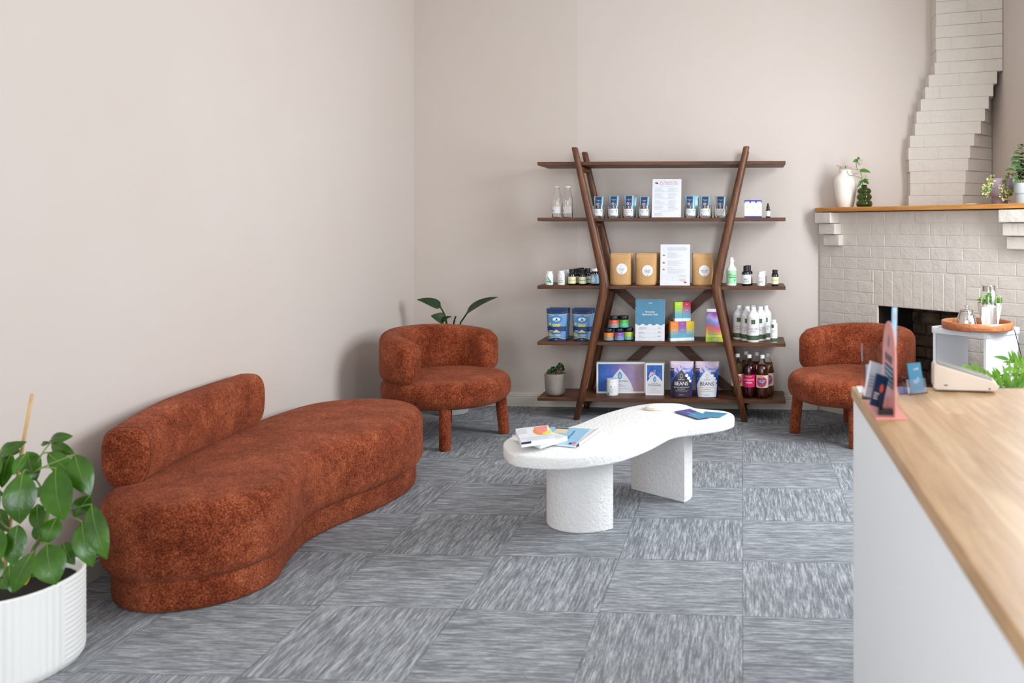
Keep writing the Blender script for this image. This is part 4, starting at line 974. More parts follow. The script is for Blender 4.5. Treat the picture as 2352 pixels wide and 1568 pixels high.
prints(t, [('p', [(-.054, .012), (.054, .012), (.054, .098), (.030, .128), (.0, .150), (-.030, .128), (-.054, .098)])], 'p_paper', mp, .0002); prints(t, [drop(0, .115, .019)], 'p_blue', mp, .0005); prints(t, [drop(0, .114, .012)], 'p_ice', mp, .0008)
prints(t, [('t', 'PLUNGER', 0, .065, .0205), ('t', 'HAPPY BUM', 0, .083, .009)], 'p_ink', mp, .0006, 'lettering'); prints(t, lines(-.022, .022, .054, 3, .005, .0009)+[('o', q, .028, .0085, .0085, .0009) for q in (-.024, 0, .024)], 'p_grey', mp, .0006)
def beans(label, px, dark, Y=6.205, front=True):
    x, y, z = spot(px, Y, 1); t = thing('coffee_pouch', label, 'pouch', (x, y, z), 0, 'watercolour coffee pouches'); w, h = .172, .250
    wash = splash('wash_beans', [(.40, '#2d3f9c'), (.47, '#355fb4'), (.53, '#2a58ae'), (.60, '#4a6cc0'), (.64, '#cdbcdc'), (.76, '#e2cdd4')], 11, seed=8, tilt=.52)
    o, mp = pouch(t, w, h, .07, wash, taper=.14, wr=.001, seed=int(px)); fm = 'p_darkplum' if dark else 'p_paper'
    if not front: return
    prints(t, [('p', [(-w*.42, .004), (w*.42, .004), (w*.46, .085), (.052, .135), (.028, .165), (0, .192), (-.028, .165), (-.052, .135), (-w*.46, .085)])], fm, mp, .0005, 'printed_panel', .010)
    inkc = 'p_white' if dark else 'p_ink'
    prints(t, [('t', 'BEANS', 0, .086, .036), ('t', 'HAPPY BUM', 0, .122, .009)], inkc, mp, .0016, 'lettering', .02); prints(t, [drop(0, .150, .016)], inkc, mp, .0010); prints(t, [drop(0, .150, .0135)], fm, mp, .0013)
    prints(t, [('t', 'ORGANIC MEDIUM ROAST' if dark else 'ORGANIC GOLD ROAST', 0, .068, .0102)], inkc if dark else 'p_goldink', mp, .0016, 'lettering', .02); prints(t, lines(-.03, .03, .060, 1, 1, .002, .1)+lines(-.05, .05, .047, 1, 1, .0014, 0)+lines(-.02, .02, .02, 1, 1, .0014, 0), inkc, mp, .0014, fine=.01)
    prints(t, [('e', .040, .153, .011, .011), ('e', .055, .134, .011, .011), ('e', .067, .114, .009, .010)], 'p_white', mp, .0012, 'badges', .008)
    if dark or True: prints(t, [('r', -.066, .20-.011*i, .030-(i % 2)*.006, .006) for i in range(6)], 'p_black', mp, .0012, fine=.01)
mat('p_darkplum', '#3a3040', .35); mat('p_goldink', '#c8a05a', .4); mat('p_black', '#18161c', .4)
beans('watercolour coffee pouch with dark plum front labelled BEANS', 1565.5, True); beans('watercolour coffee pouch with pale front labelled BEANS', 1624, False)
def soda(label, px, Y, liquid, lab, kind):
    t = thing('drink_bottle', label, 'bottle', spot(px, Y, 1), 0, 'large soft drink bottles'); r = .0425; h = .302
    def foot(n, z0, rr):
        return [((rr*(1 if (k % 2) else .93))*cos(2*PI*k/n), (rr*(1 if (k % 2) else .93))*sin(2*PI*k/n), z0) for k in range(n)]
    N = 40; prof = [(.62, 0), (.80, .003), (.92, .012), (.985, .030), (1, .045), (1, .165), (.98, .18), (.90, .205), (.72, .235), (.50, .258), (.36, .268), (.325, .274), (.325, .283)]
    def shell(sc, zmax):
        rs = []
        for f, z in prof:
            if z > zmax: break
            q = max(0, 1-z/.03); ring = []
            for k in range(N):
                a = 2*PI*k/N; lobe = .5+.5*cos(5*a); rr = r*f*sc*(1-.20*q*(1-lobe)); ring.append((rr*cos(a), rr*sin(a), z+.0009*(sc < 1)+.014*q*(1-lobe)**1.5*(1-z/.05)))
            rs.append(ring)
        return rs
    bm = B(); rings(bm, shell(1, 1)); obj('bottle_body', bm, M['pet_clear'], t, smooth=True)
    bm = B(); rings(bm, shell(.965, .24)); obj('drink', bm, liquid, t, smooth=True)
    bm = B(); lathe(bm, [(0, .278), (.0155, .278), (.0155, .300), (.0145, .302), (0, .302)], 30); obj('cap', bm, 'white_plastic', t, smooth='auto')
    rr = r+.0005; bm = B(); rings(bm, [[(rr*cos(2*PI*i/40), rr*sin(2*PI*i/40), z) for i in range(40)] for z in (.078, .164)], True, False, False); obj('paper_label', bm, lab, t, smooth=True)
    mp = cylmap(r+.0008)
    if kind == 'pom':
        prints(t, [('t', 'DOUBLE JUICE', -.006, .150, .0080)], 'p_yellow', mp, .0002, 'lettering'); prints(t, [('t', 'pomegranate', -.004, .126, .0150)]+[('e', -.024+.0085*i, .110, .0034, .0036) for i in range(6)]+lines(-.026, .024, .098, 2, .008, .0016, .2), 'p_white', mp, .0002, 'lettering')
    elif kind == 'swirl':
        for q, c in enumerate(('orange', 'red', 'purple', 'magenta', 'indigo')): prints(t, [('e', -.006, .120, .040-q*.0062, .041-q*.0062)], 'p_'+c, mp, .0002+.0002*q, 'printed_swirl', .007)
        prints(t, [('r', -.006, .120, .016, .020)], 'p_teal', mp, .0013); prints(t, [('t', 'apple cider', -.006, .124, .012), ('t', 'vinegar', -.006, .114, .012), ('t', 'Organic', -.010, .147, .010)], 'p_white', mp, .0015, 'lettering')
M['pet_clear'] = mat('pet_clear', '#ffffff', .04, trans=1, ior=1.12)
mat('drink_dark', '#33060f', .1, coat=.8); mat('drink_brown', '#451c0a', .1, coat=.8); mat('drink_red', '#5a0a14', .1, coat=.8); mat('drink_gold', '#8a7448', .08, trans=.75, ior=1.2); mat('drink_amber', '#6a3a12', .1, coat=.8)
soda('dark red drink bottle with pink pomegranate label, front left', 1721, 6.20, 'drink_dark', 'p_magenta', 'pom'); soda('brown drink bottle with purple swirl label, front right', 1751, 6.185, 'drink_brown', 'p_label', 'swirl')
soda('pale golden drink bottle partly behind the right post', 1694, 6.236, 'drink_gold', 'p_label', 'swirl'); soda('pale drink bottle at the back, between the golden and dark red ones', 1714, 6.362, 'drink_gold', 'p_label', '')
soda('red drink bottle at the back, behind the two front bottles', 1738.5, 6.32, 'drink_red', 'p_magenta', ''); soda('amber drink bottle farthest right, behind the brown one', 1764, 6.275, 'drink_amber', 'p_label', 'swirl')
# ================================================================ ON THE MANTEL
MZ = 1.4785
x, y = at(1942, 475, 6.375).x, 6.375
t = thing('ceramic_vase', 'cream ceramic vase holding dried stems at the left end of the mantel', 'vase', (x, y, MZ))
bm = B(); lathe(bm, [(0, 0), (.052, 0), (.056, .003), (.070, .07), (.080, .14), (.0825, .18), (.078, .205), (.062, .228), (.046, .240), (.043, .250), (.046, .262), (.048, .268), (.044, .269), (.040, .262), (.038, .245), (.05, .22), (0, .20)], 48); obj('vase_body', bm, 'ceramic_white', t, smooth=True)
bm = B(); rnd = random.Random(2)
for (dx_, dz_, l) in ((-.045, .285, .05), (.03, .285, .06), (.09, .300, .07), (.115, .325, .06), (.06, .24, .05), (.125, .255, .06), (-.01, .28, .04), (.10, .27, .06), (.135, .22, .04)):
    c = Vector((dx_, rnd.uniform(-.03, .01), dz_))
    tube(bm, crom([(0, 0, .22), (dx_*.4, 0, .275), c], 3), .0013, 5)
    for k in range(4):
        a = rnd.uniform(0, 6.28); d = Vector((cos(a), .4*sin(a), .5*sin(a))).normalized(); leaf(bm, c, c+d*l*rnd.uniform(.4, .7), .022, (0, -1, .4), .15, .2, 4)
obj('dried_stems', bm, 'dried', t, smooth=True)
x, y = at(1985, 475, 6.27).x, 6.27
gv = thing('bubble_vase', 'green glass bubble vase with pothos cuttings, beside the cream vase', 'vase', (x, y, MZ))
pr = [(0, 0), (.040, 0), (.052, .006), (.0585, .024), (.052, .042), (.040, .048), (.048, .054), (.0555, .070), (.048, .088), (.037, .094), (.045, .099), (.051, .113), (.044, .128), (.026, .136), (.0215, .139), (.0215, .156)]
bm = B(); lathe(bm, pr+[(max(.001, r-.003), z+.001) for r, z in pr[::-1][:-2]]+[(0, .006)], 48); obj('vase_body', bm, 'glass_green', gv, smooth=True)
bs = B(); bm = B()
def V(px, py, Y): return at(px, py, Y)-Vector((x, y, MZ))
S_ = lambda a, b: (1900+a/10.45, 340+b/10.45)
def stem(pts, r=.0022, n=6): tube(bs, crom([V(*S_(a, b), Y) for a, b, Y in pts], 4), r, n)
Yg = 6.24
stem([(860, 1350, 6.27), (850, 900, 6.27), (830, 740, Yg), (650, 665, 6.22), (530, 655, 6.22), (470, 545, 6.22)]); stem([(900, 1300, 6.27), (860, 900, 6.27), (800, 560, Yg), (720, 500, Yg), (700, 380, Yg), (740, 310, Yg)])
stem([(850, 800, Yg), (900, 800, Yg)]); stem([(830, 760, Yg), (790, 800, Yg)])
for (a, b, c, d, w) in ((745, 300, 610, 335, .028), (770, 545, 1045, 590, .032), (865, 790, 1005, 870, .030), (830, 770, 715, 965, .020), (425, 490, 425, 415, .012), (750, 210, 730, 310, .02), (850, 780, 1000, 760, .02)):
    leaf(bm, V(*S_(a, b), Yg), V(*S_(c, d), Yg-.02), w, (.2, -1, .5), .16, .25, 8)
obj('stem', bs, 'stem_green', gv, smooth=True); obj('foliage', bm, 'leaf_pothos', gv, smooth=True)
# dish
x, y = at(2237, 466, 5.72).x, 5.72
bm = B(); lathe(bm, [(0, 0), (.035, 0), (.055, .006), (.057, .010), (.053, .009), (.035, .004), (0, .004)], 36); tag(obj('dish', bm, 'ceramic_white', smooth=True, loc=(x, y, MZ)), 'small flat white dish on the mantel below the chimney', 'dish')
bm = B(); lathe(bm, [(0, 0), (.045, 0), (.047, .003), (.045, .005), (0, .005)], 36); tag(obj('coaster', bm, 'bark', smooth='auto', loc=(at(2268, 466, 5.62).x-.02, 5.62, MZ)), 'thin dark coaster on the mantel between the dish and the mauve planter', 'coaster')
x, y = at(2299, 466, 5.50).x, 5.50
t = thing('footed_planter', 'mauve footed planter with trailing variegated leaves on the mantel', 'plant', (x, y, MZ))
bm = B(); lathe(bm, [(0, 0), (.040, 0), (.0405, .003), (.036, .035), (.045, .042), (.066, .055), (.072, .075), (.0745, .155), (.072, .157), (.069, .153), (.066, .13), (0, .13)], 48); obj('pot', bm, 'mauve', t, smooth=True)
S_ = lambda a, b: (2230+a/8.713, 310+b/8.713)
bm = B(); bs = B(); rnd = random.Random(21); bl = B()
trails = [[(480, 860, 5.5), (420, 845, 5.46), (370, 880, 5.43), (340, 960, 5.42), (270, 1040, 5.42), (255, 1140, 5.42), (300, 1200, 5.42)], [(440, 940, 5.41), (390, 1030, 5.41), (375, 1130, 5.41), (310, 1210, 5.41)],
          [(720, 860, 5.44), (660, 930, 5.41), (600, 1030, 5.40), (590, 1150, 5.40), (620, 1240, 5.40), (740, 1310, 5.40)], [(700, 880, 5.44), (700, 1080, 5.40), (780, 1120, 5.38), (860, 1130, 5.36), (930, 1080, 5.36), (985, 1030, 5.36)], [(640, 1100, 5.40), (740, 1170, 5.39), (720, 1280, 5.40)], [(700, 870, 5.45), (760, 800, 5.45), (840, 760, 5.45)]]
for ti, tr_ in enumerate(trails):
    P = crom([V(*S_(a, b), Y) for a, b, Y in tr_], 5); tube(bs, P, .0013, 5)
    for i, c in enumerate(P[4 if ti == 0 else 0:]):
        for q in range(1):
            a = rnd.uniform(0, 6.28); d = Vector((cos(a), -.4, .8*sin(a))).normalized(); leaf(bm if rnd.random() < .75 else bl, c, c+d*rnd.uniform(.016, .024), rnd.uniform(.010, .014), (0, -1, .3), .12, .3, 5)
obj('foliage', bm, 'leaf_varieg', t, smooth=True); obj('green_foliage', bl, 'leaf_pothos', t, smooth=True); obj('stem', bs, 'bark', t, smooth=True)
x, y = 1.672, 5.325
t = thing('grey_planter', 'leafy green houseplant in a light grey pot at the right end of the mantel', 'plant', (x, y, MZ))
bm = B(); lathe(bm, [(0, 0), (.066, 0), (.067, .003), (.067, .058), (.071, .060), (.0715, .118), (.070, .12), (.067, .12), (.065, .11), (0, .108)], 48); obj('pot', bm, 'planter_grey', t, smooth='auto')
bs = B(); bm = B(); rnd = random.Random(33)
sx = V(*S_(1010, 960), 5.31); st_ = [(1010, 970, 5.32), (1000, 800, 5.32), (1035, 600, 5.32), (1005, 400, 5.32), (1015, 200, 5.32)]
P = crom([V(*S_(a, b), Y) for a, b, Y in st_], 6); tube(bs, P, [.004*(1-.6*i/len(P)) for i in range(len(P))], 6)
tube(bs, crom([V(*S_(950, 960), 5.32), V(*S_(925, 800), 5.31), V(*S_(880, 700), 5.29)], 4), .0022, 6)
for i, c in enumerate(P[3:]):
    f = i/len(P); L_f = .052*(1-.55*f)
    for q in range(3):
        a = i*1.3+q*2.1; d = Vector((cos(a), sin(a)*.8, rnd.uniform(-.15, .45))).normalized(); leaf(bm, c, c+d*L_f, L_f*.62, (0, -.3, 1), .1, .22, 6)
for (a, b, c, d, w) in ((980, 380, 850, 375, .034), (970, 470, 790, 520, .04), (960, 560, 800, 640, .04), (900, 720, 680, 720, .028), (1000, 640, 880, 700, .03), (930, 850, 840, 980, .03)):
    leaf(bm, V(*S_(a, b), 5.30), V(*S_(c, d), 5.27), w, (.1, -.7, 1), .14, .25, 7)
obj('stem', bs, 'stem_green', t, smooth=True); obj('foliage', bm, 'leaf_money', t, smooth=True)

# ================================================================ PLANT behind the left armchair
x, y = -2.10, 6.27
t = thing('tall_houseplant', 'dark green broad-leaved houseplant rising behind the left armchair', 'plant', (x, y, 0))
bm = B(); lathe(bm, [(0, 0), (.10, 0), (.12, .004), (.145, .30), (.15, .302), (.14, .30), (.135, .27), (0, .27)], 40); obj('pot', bm, 'planter_grey', t, smooth='auto')
bm = B(); lathe(bm, [(0, .271), (.134, .271), (.134, .276), (0, .278)], 28); obj('soil', bm, 'soil', t)
bs = B(); bm = B(); S_ = lambda a, b: (840+a/4.02, 660+b/4.02)
def V(px, py, Y): return at(px, py, Y)-Vector((x, y, 0))
for pts in ([(750, 340, 6.26), (735, 265, 6.24), (690, 180, 6.2)], [(870, 345, 6.27), (900, 290, 6.26), (940, 230, 6.24)], [(745, 345, 6.25), (735, 300, 6.2), (715, 295, 6.18)], [(812, 345, 6.25), (820, 300, 6.25), (832, 265, 6.25)]):
    P = [V(*S_(a, b), Y) for a, b, Y in pts]; P = [Vector((0, 0, .27)), Vector((P[0].x*.6, P[0].y*.5, .5))]+P; tube(bs, crom(P, 5), .0055, 8)
for (a, b, c, d, w, nn, ar) in ((695, 180, 470, 112, .085, (.25, -.75, .9), .10), (930, 232, 1225, 88, .085, (-.2, -.8, 1), .08), (735, 300, 600, 262, .085, (.2, -.9, .6), .1), (690, 330, 798, 268, .05, (0, -.8, .8), .12), (812, 345, 833, 265, .012, (0, -1, 0), .05)):
    leaf(bm, V(*S_(a, b), 6.22), V(*S_(c, d), 6.17), w, nn, ar, .22, 12, .72)
obj('stem', bs, 'leaf_dark', t, smooth=True); obj('foliage', bm, 'leaf_dark', t, smooth=True)

# ================================================================ BIG PLANTER at the left
x, y = -2.235, 2.565
t = thing('umbrella_plant', 'umbrella plant with a bamboo stake in a fluted white planter beside the sofa', 'plant', (x, y, 0))
bm = B(); NA, NZ = 360, 90; rs = []; RX, RY, HP = .185, .195, .268
for j in range(NZ+1):
    z = HP*j/NZ; ring = []
    for i in range(NA):
        a = 2*PI*i/NA; sec = (a/(PI/3)+1.0) % 2
        f = .0022*abs(cos(i*PI/6)) if sec < 1 else .0022*abs(cos(z*PI/.0155))
        base = -.012*max(0, 1-z/.03)**2; ca, sa = abs(cos(a))**.88, abs(sin(a))**.88
        ring.append((math.copysign(ca*(RX+f+base), cos(a)), math.copysign(sa*(RY+f+base), sin(a)), z))
    rs.append(ring)
for dr, z in ((-.001, HP+.003), (-.008, HP+.003), (-.012, HP-.002), (-.016, HP-.05)):
    rs.append([(math.copysign(abs(cos(2*PI*i/NA))**.88*(RX+dr), cos(2*PI*i/NA)), math.copysign(abs(sin(2*PI*i/NA))**.88*(RY+dr), sin(2*PI*i/NA)), z) for i in range(NA)])
rings(bm, rs); obj('planter', bm, 'pot_white', t, smooth=True)
bm = B(); rings(bm, [[(math.copysign(abs(cos(2*PI*i/48))**.88*(RX-.02), cos(2*PI*i/48)), math.copysign(abs(sin(2*PI*i/48))**.88*(RY-.02), sin(2*PI*i/48)), z+.004*sin(i*3)) for i in range(48)] for z in (HP-.045, HP-.030)]); obj('soil', bm, 'soil', t)
def V(px, py, Y): return at(px, py, Y)-Vector((x, y, 0))
S_ = lambda a, b: (a/3.137, 900+b/3.137)
bm = B(); tube(bm, [V(*S_(10, 1400), 2.66), V(*S_(75, 950), 2.66), V(*S_(160, 400), 2.64), V(*S_(232, 18), 2.62)], .0052, 10); obj('stake', bm, 'bamboo', t, smooth=True)
bs = B(); bm = B(); rb = B()
def st3(pts, r): tube(bs, crom([V(*S_(a, b), Y) for a, b, Y in pts], 5), r, 7)
st3([(243, 1420, 2.66), (245, 1250, 2.66), (240, 1140, 2.64), (300, 1030, 2.62), (345, 800, 2.62), (235, 590, 2.62), (170, 480, 2.64)], [.009]*8+[.006]*12+[.003]*11)
st3([(20, 1400, 2.7), (40, 1150, 2.66), (-20, 850, 2.66), (-60, 640, 2.66)], .006)
for pts in ([(235, 590, 2.60), (300, 450, 2.60), (360, 370, 2.63)], [(235, 590, 2.60), (300, 545, 2.56), (540, 450, 2.58)], [(235, 590, 2.6), (310, 545, 2.52), (405, 550, 2.5)], [(235, 590, 2.6), (290, 460, 2.62), (340, 435, 2.63)],
            [(235, 590, 2.6), (190, 560, 2.54), (165, 582, 2.5)], [(235, 590, 2.6), (100, 535, 2.6), (0, 555, 2.6)], [(235, 590, 2.6), (190, 500, 2.6), (190, 430, 2.6)], [(300, 1030, 2.62), (450, 880, 2.58), (600, 820, 2.54), (660, 810, 2.5)],
            [(300, 1030, 2.62), (450, 900, 2.58), (540, 910, 2.54), (592, 935, 2.5)], [(240, 1140, 2.62), (300, 1085, 2.5), (345, 1095, 2.43)], [(240, 1140, 2.62), (240, 1150, 2.5), (232, 1158, 2.43)], [(-30, 900, 2.6), (60, 980, 2.56), (128, 960, 2.49)], [(-40, 430, 2.6), (20, 420, 2.6), (90, 460, 2.6)]):
    st3(pts, .0022)
LV = [(165, 580, 145, 950, 222, 2.50), (405, 550, 460, 925, 232, 2.50), (540, 450, 650, 745, 175, 2.57), (345, 435, 600, 640, 130, 2.60), (360, 352, 528, 318, 88, 2.62), (300, 380, 368, 362, 36, 2.62), (200, 430, 262, 640, 150, 2.60), (190, 440, 95, 600, 80, 2.54),
      (235, 725, 340, 735, 80, 2.68), (660, 812, 770, 1205, 158, 2.50), (592, 932, 668, 1260, 165, 2.50), (410, 905, 330, 1095, 150, 2.57), (340, 1095, 405, 1388, 232, 2.43), (235, 1155, 100, 1445, 150, 2.43), (130, 955, 90, 1250, 168, 2.49), (270, 805, 290, 1005, 115, 2.63),
      (650, 745, 535, 905, 130, 2.62), (0, 450, 195, 358, 92, 2.60), (80, 440, 15, 690, 135, 2.60), (0, 1000, 10, 1205, 130, 2.46), (455, 1080, 540, 1245, 100, 2.62), (-60, 700, 35, 745, 60, 2.6), (10, 1345, 60, 1420, 70, 2.45), (-20, 430, -90, 700, 160, 2.56), (-80, 620, -40, 930, 180, 2.55),
      (-120, 900, -90, 1200, 180, 2.52), (-30, 1180, -60, 1400, 140, 2.5), (0, 420, 150, 430, 120, 2.66), (70, 1240, 85, 1445, 90, 2.5), (250, 960, 330, 1080, 90, 2.66), (-10, 840, 60, 1010, 90, 2.64), (370, 380, 540, 445, 90, 2.66), (0, 470, 60, 620, 110, 2.66)]
rnd = random.Random(6)
for i, (a, b, c, d, w, Y) in enumerate(LV):
    p0, p1 = V(*S_(a, b), Y+.015), V(*S_(c, d), Y-.02)
    for p_ in (p0, p1): p_.x = max(p_.x, -.245)
    leaf(bm, p0, p1, w/3.137*Y/F_PX*1.02, (rnd.uniform(.05, .45), -1, rnd.uniform(.25, .6)), .07+.04*rnd.random(), .16, 12, 1.22, rib=rb)
obj('foliage', bm, 'leaf_umbrella', t, smooth=True); obj('leaf_midribs', rb, 'stem_green', t, smooth=True); obj('stem', bs, 'stem_green', t, smooth=True)
bm = B(); leaf(bm, V(*S_(20, 1420), 2.6), V(*S_(75, 1350), 2.6), .05, (0, -1, .7), .1, .1, 6); leaf(bm, V(*S_(140, 1400), 2.6), V(*S_(225, 1310), 2.62), .035, (0, -1, .7), .1, .1, 6); obj('yellow_leaf', bm, 'leaf_yellow', t, smooth=True)

# ================================================================ ON THE COFFEE TABLE
TB = TT+.003
def paperbox(name, label, cat, quad, z0, th, m, m_in='p_paper', grp=None, tilt=0):
    """booklet lying on the table; quad = four corner points in plan, back-left first"""
    c = sum((Vector((q[0], q[1], 0)) for q in quad), Vector())/4; t = thing(name, label, cat, (c.x, c.y, z0), 0, grp)
    q = [(a-c.x, b-c.y) for a, b in quad]
    bm = B(); extrude_poly(bm, q, lambda x, y: (x, y, .0006), lambda x, y: (x, y, th-.0006)); obj('pages', bm, m_in, t)
    bm = B(); q2 = inset2d(q, -.0008); extrude_poly(bm, q2, lambda x, y: (x, y, th-.0008), lambda x, y: (x, y, th)); obj('cover', bm, m, t)
    bm = B(); extrude_poly(bm, q2, lambda x, y: (x, y, 0), lambda x, y: (x, y, .0008)); obj('back_cover', bm, m_in, t)
    A, Bq, C, D = [Vector((a, b, 0)) for a, b in q]
    def mp(u, v, l): # u 0..1 along front edge, v 0..1 from the front edge to the back
        p = D.lerp(C, u); s = A.lerp(Bq, u); r = p.lerp(s, v); return (r.x, r.y, th+l)
    return t, mp
FP = lambda a, b, z: floor_pt(1160+a/9.8, 940+b/9.8, z)
z1 = TB
t, mp = paperbox('magazine', 'pale blue magazine lying open-edged beneath the paperbacks on the table', 'magazine', [FP(1030, 390, z1+.008), FP(2030, 440, z1+.008), FP(1600, 815, z1+.008), FP(880, 745, z1+.008)], z1, .008, 'p_skyblue')
prints(t, [('p', [(.10, .62), (.44, .62), (.42, .98), (.18, .98)])], 'p_sand', mp); prints(t, [('p', [(.12, .90), (.42, .90), (.42, .97), (.12, .97)])], 'p_navy', mp, .0006)
def rot_mp(mp, ang, cu, cv, sx, sy):
    ca, sa = cos(ang), sin(ang)
    return lambda x, z, l: mp(cu+(x*ca-z*sa)*sx, cv+(x*sa+z*ca)*sy, l)
prints(t, [('t', '100 Reasons', 0, 0, .105)], 'p_navy', rot_mp(mp, PI/2, .62, .56, 1, 1.0), .0004, 'lettering'); prints(t, [('r', .8, .55, .006, .35)], 'p_pink', mp)
prints(t, [('e', .86, .13, .045, .055)], 'p_coral', mp, .0004); prints(t, [('e', .78, .08, .045, .05)], 'p_navyband', mp, .0008); prints(t, [('e', .86, .92, .10, .06)], 'p_ice', mp)
bm = B(); pts = []
e0, e1 = Vector((*FP(2030, 440, z1+.008), 0)), Vector((*FP(1600, 815, z1+.008), 0)); ld = (e1-e0).normalized(); od = Vector((-ld.y, ld.x, 0)); 
if od.x < 0: od = -od
sec = [(-.02, .0085), (.004, .009), (.018, .014), (.028, .020), (.031, .014), (.026, .006), (.014, .002), (-.004, .0012)]
rings(bm, [[e0+ld*(e1-e0).length*s-Vector((t.location.x, t.location.y, 0))+od*u*(1-.55*s)+Vector((0, 0, w)) for u, w in sec] for s in (0, .25, .5, .75, 1)], False, False, False); obj('curled_page', bm, 'p_paper', t, smooth=True)
t, mp = paperbox('leaflet', 'pink and grey printed leaflet peeping out under the right of the pale blue magazine', 'leaflet', [floor_pt(1335, 1000, TB), floor_pt(1352, 1003, TB), floor_pt(1343, 1015, TB), floor_pt(1326, 1016, TB)], TB-.0015, .001, 'p_lightgrey')
prints(t, [('r', .6, .5, .5, .4)], 'p_pink', mp)
zb = z1+.0085
t, mp = paperbox('paperback_book', 'white paperback with yellow and blue cover, under the topmost book', 'book', [FP(165, 560, zb+.02), FP(1060, 495, zb+.02), FP(1405, 590, zb+.02), FP(800, 775, zb+.02)], zb, .017, 'p_paper', 'p_white', 'paperbacks on the coffee table')
prints(t, [('p', [(.72, .45), (.93, .45), (.86, .72), (.66, .80)])], 'p_yellow', mp); prints(t, [('r', .5, .30, .8, .05)], 'p_skyblue', mp); prints(t, [('t', 'KNOW IT ALL', .60, .10, .10)], 'p_lightgrey', mp, name='lettering')
zc = zb+.0175
t, mp = paperbox('paperback_book', 'topmost paperback with an orange, pink and yellow circle on its cover', 'book', [FP(235, 425, zc+.022), FP(960, 340, zc+.022), FP(1140, 630, zc+.022), FP(370, 735, zc+.022)], zc, .020, 'p_paper', 'p_white', 'paperbacks on the coffee table')
prints(t, [('e', .68, .62, .22, .28)], 'p_orange', mp, .0004); prints(t, [('p', [(.55, .95), (.98, .97), (.86, .55), (.66, .42), (.56, .6)])], 'p_pink', mp, .0007); prints(t, [('p', [(.66, .40), (.98, .62), (.98, .42), (.80, .32)])], 'p_yellow', mp, .0010)
prints(t, [('r', .5, .24, .92, .025)], 'p_skyblue', mp); prints(t, [('t', 'KNOW IT ALL', .5, .08, .10)]+[('r', .16, .88-.07*i, .26, .02) for i in range(5)], 'p_lightgrey', mp, name='lettering')
D_ = [FP(370, 735, zc+.022), FP(1140, 630, zc+.022)]
bm = B(); a, b = Vector((*D_[0], 0)), Vector((*D_[1], 0)); o_ = Vector((t.location.x, t.location.y, 0)); nn = Vector(((b-a).y, -(b-a).x, 0)).normalized()*.0013
for f0, f1, m in ((0, .28, 'p_spine'),):
    pts = [a.lerp(b, f0)-o_+nn, a.lerp(b, f1)-o_+nn, a.lerp(b, f1)-o_-nn, a.lerp(b, f0)-o_-nn]
    rings(bm, [[p+Vector((0, 0, z)) for p in pts] for z in (.012, .0205)])
obj('spine', bm, 'p_spine', t)
FQ = lambda a, b, z: floor_pt(1500+a/7.35, 800+b/7.35, z)
t, mp = paperbox('brochure', 'blue leaflet lying under the purple one at the right end of the table', 'brochure', [FQ(880, 1068, TB), FQ(1255, 1100, TB), FQ(1120, 1168, TB), FQ(800, 1150, TB)], TB, .0022, 'sign_blue', 'sign_blue', 'fanned leaflets')
t, mp = paperbox('brochure', 'purple to blue leaflet on top at the right end of the table', 'brochure', [FQ(360, 1075, TB), FQ(620, 1030, TB), FQ(985, 1172, TB), FQ(760, 1203, TB)], TB+.0024, .0018, 'p_indigo', 'p_indigo', 'fanned leaflets')
prints(t, [('p', [(0, 0), (0, .9), (1, 1), (1, 0)])][:1], 'sign_blue', lambda u, v, l, mp=mp: mp(u, v*(.52+.12*u), l)); prints(t, [('r', 0, 0, .5, .06)], 'p_skyblue', rot_mp(mp, -PI/2, .45, .55, 1, .8), .0008, 'lettering')
c0 = FQ(2*0-180, 1040, TB)
cc = floor_pt(1504.5, 938, TB); bm = B()
for i in range(3):
    c = (cc[0]+.002*i, cc[1]-.001*i); t = tag(obj('coaster', (lambda b: (lathe(b, [(0, 0), (.0505, 0), (.052, .0012), (.052, .0045), (.0505, .0055), (0, .0055)], 48), b)[1])(B()), 'ceramic_white', smooth='auto', loc=(c[0], c[1], TB-.001+i*.0057)), ['round white coaster at the bottom of the stack of three', 'round white coaster in the middle of the stack of three', 'round white coaster on top of the stack of three'][i], 'coaster', 'stacked coasters')

# ================================================================ ON THE COUNTER
def cpt(px, py, z=CZ): return floor_pt(px, py, z)
tl = cpt(2146, 899); tr2 = cpt(2293, 904)
ang = math.atan2(tr2[1]-tl[1], tr2[0]-tl[0]); Lt = math.hypot(tr2[0]-tl[0], tr2[1]-tl[1])
t = thing('payment_terminal', 'beige wedge-shaped payment terminal on the oak counter', 'payment terminal', (tl[0], tl[1], CZ+.004), ang)
pf = [(0, .003), (-.002, .010), (-.002, .062), (.004, .070), (.012, .068), (Lt-.008, .027), (Lt, .018), (Lt, .006), (Lt-.006, .001), (.006, 0)]
bm = B(); extrude_poly(bm, pf, lambda a, b: (a, 0, b), lambda a, b: (a, .078, b)); obj('terminal_body', bm, mat('beige_plastic', '#e3d6c6', .4), t, bevel=.004, seg=3)
bm = B(); extrude_poly(bm, [(.010, .069), (Lt-.012, .0285), (Lt-.012, .031), (.010, .0725)], lambda a, b: (a, .006, b), lambda a, b: (a, .072, b)); obj('screen', bm, mat('screen_grey', '#8c8a88', .2), t, bevel=.001)
prints(t, [('r', .030, .014, .010, .003), ('e', Lt-.022, .008, .0025, .0025)], 'p_ink', flatmap(0), .0005)
bm = B(); bxx(bm, .01, Lt-.03, .008, .07, -.004, .002); obj('base_pad', bm, 'black_plastic', t)
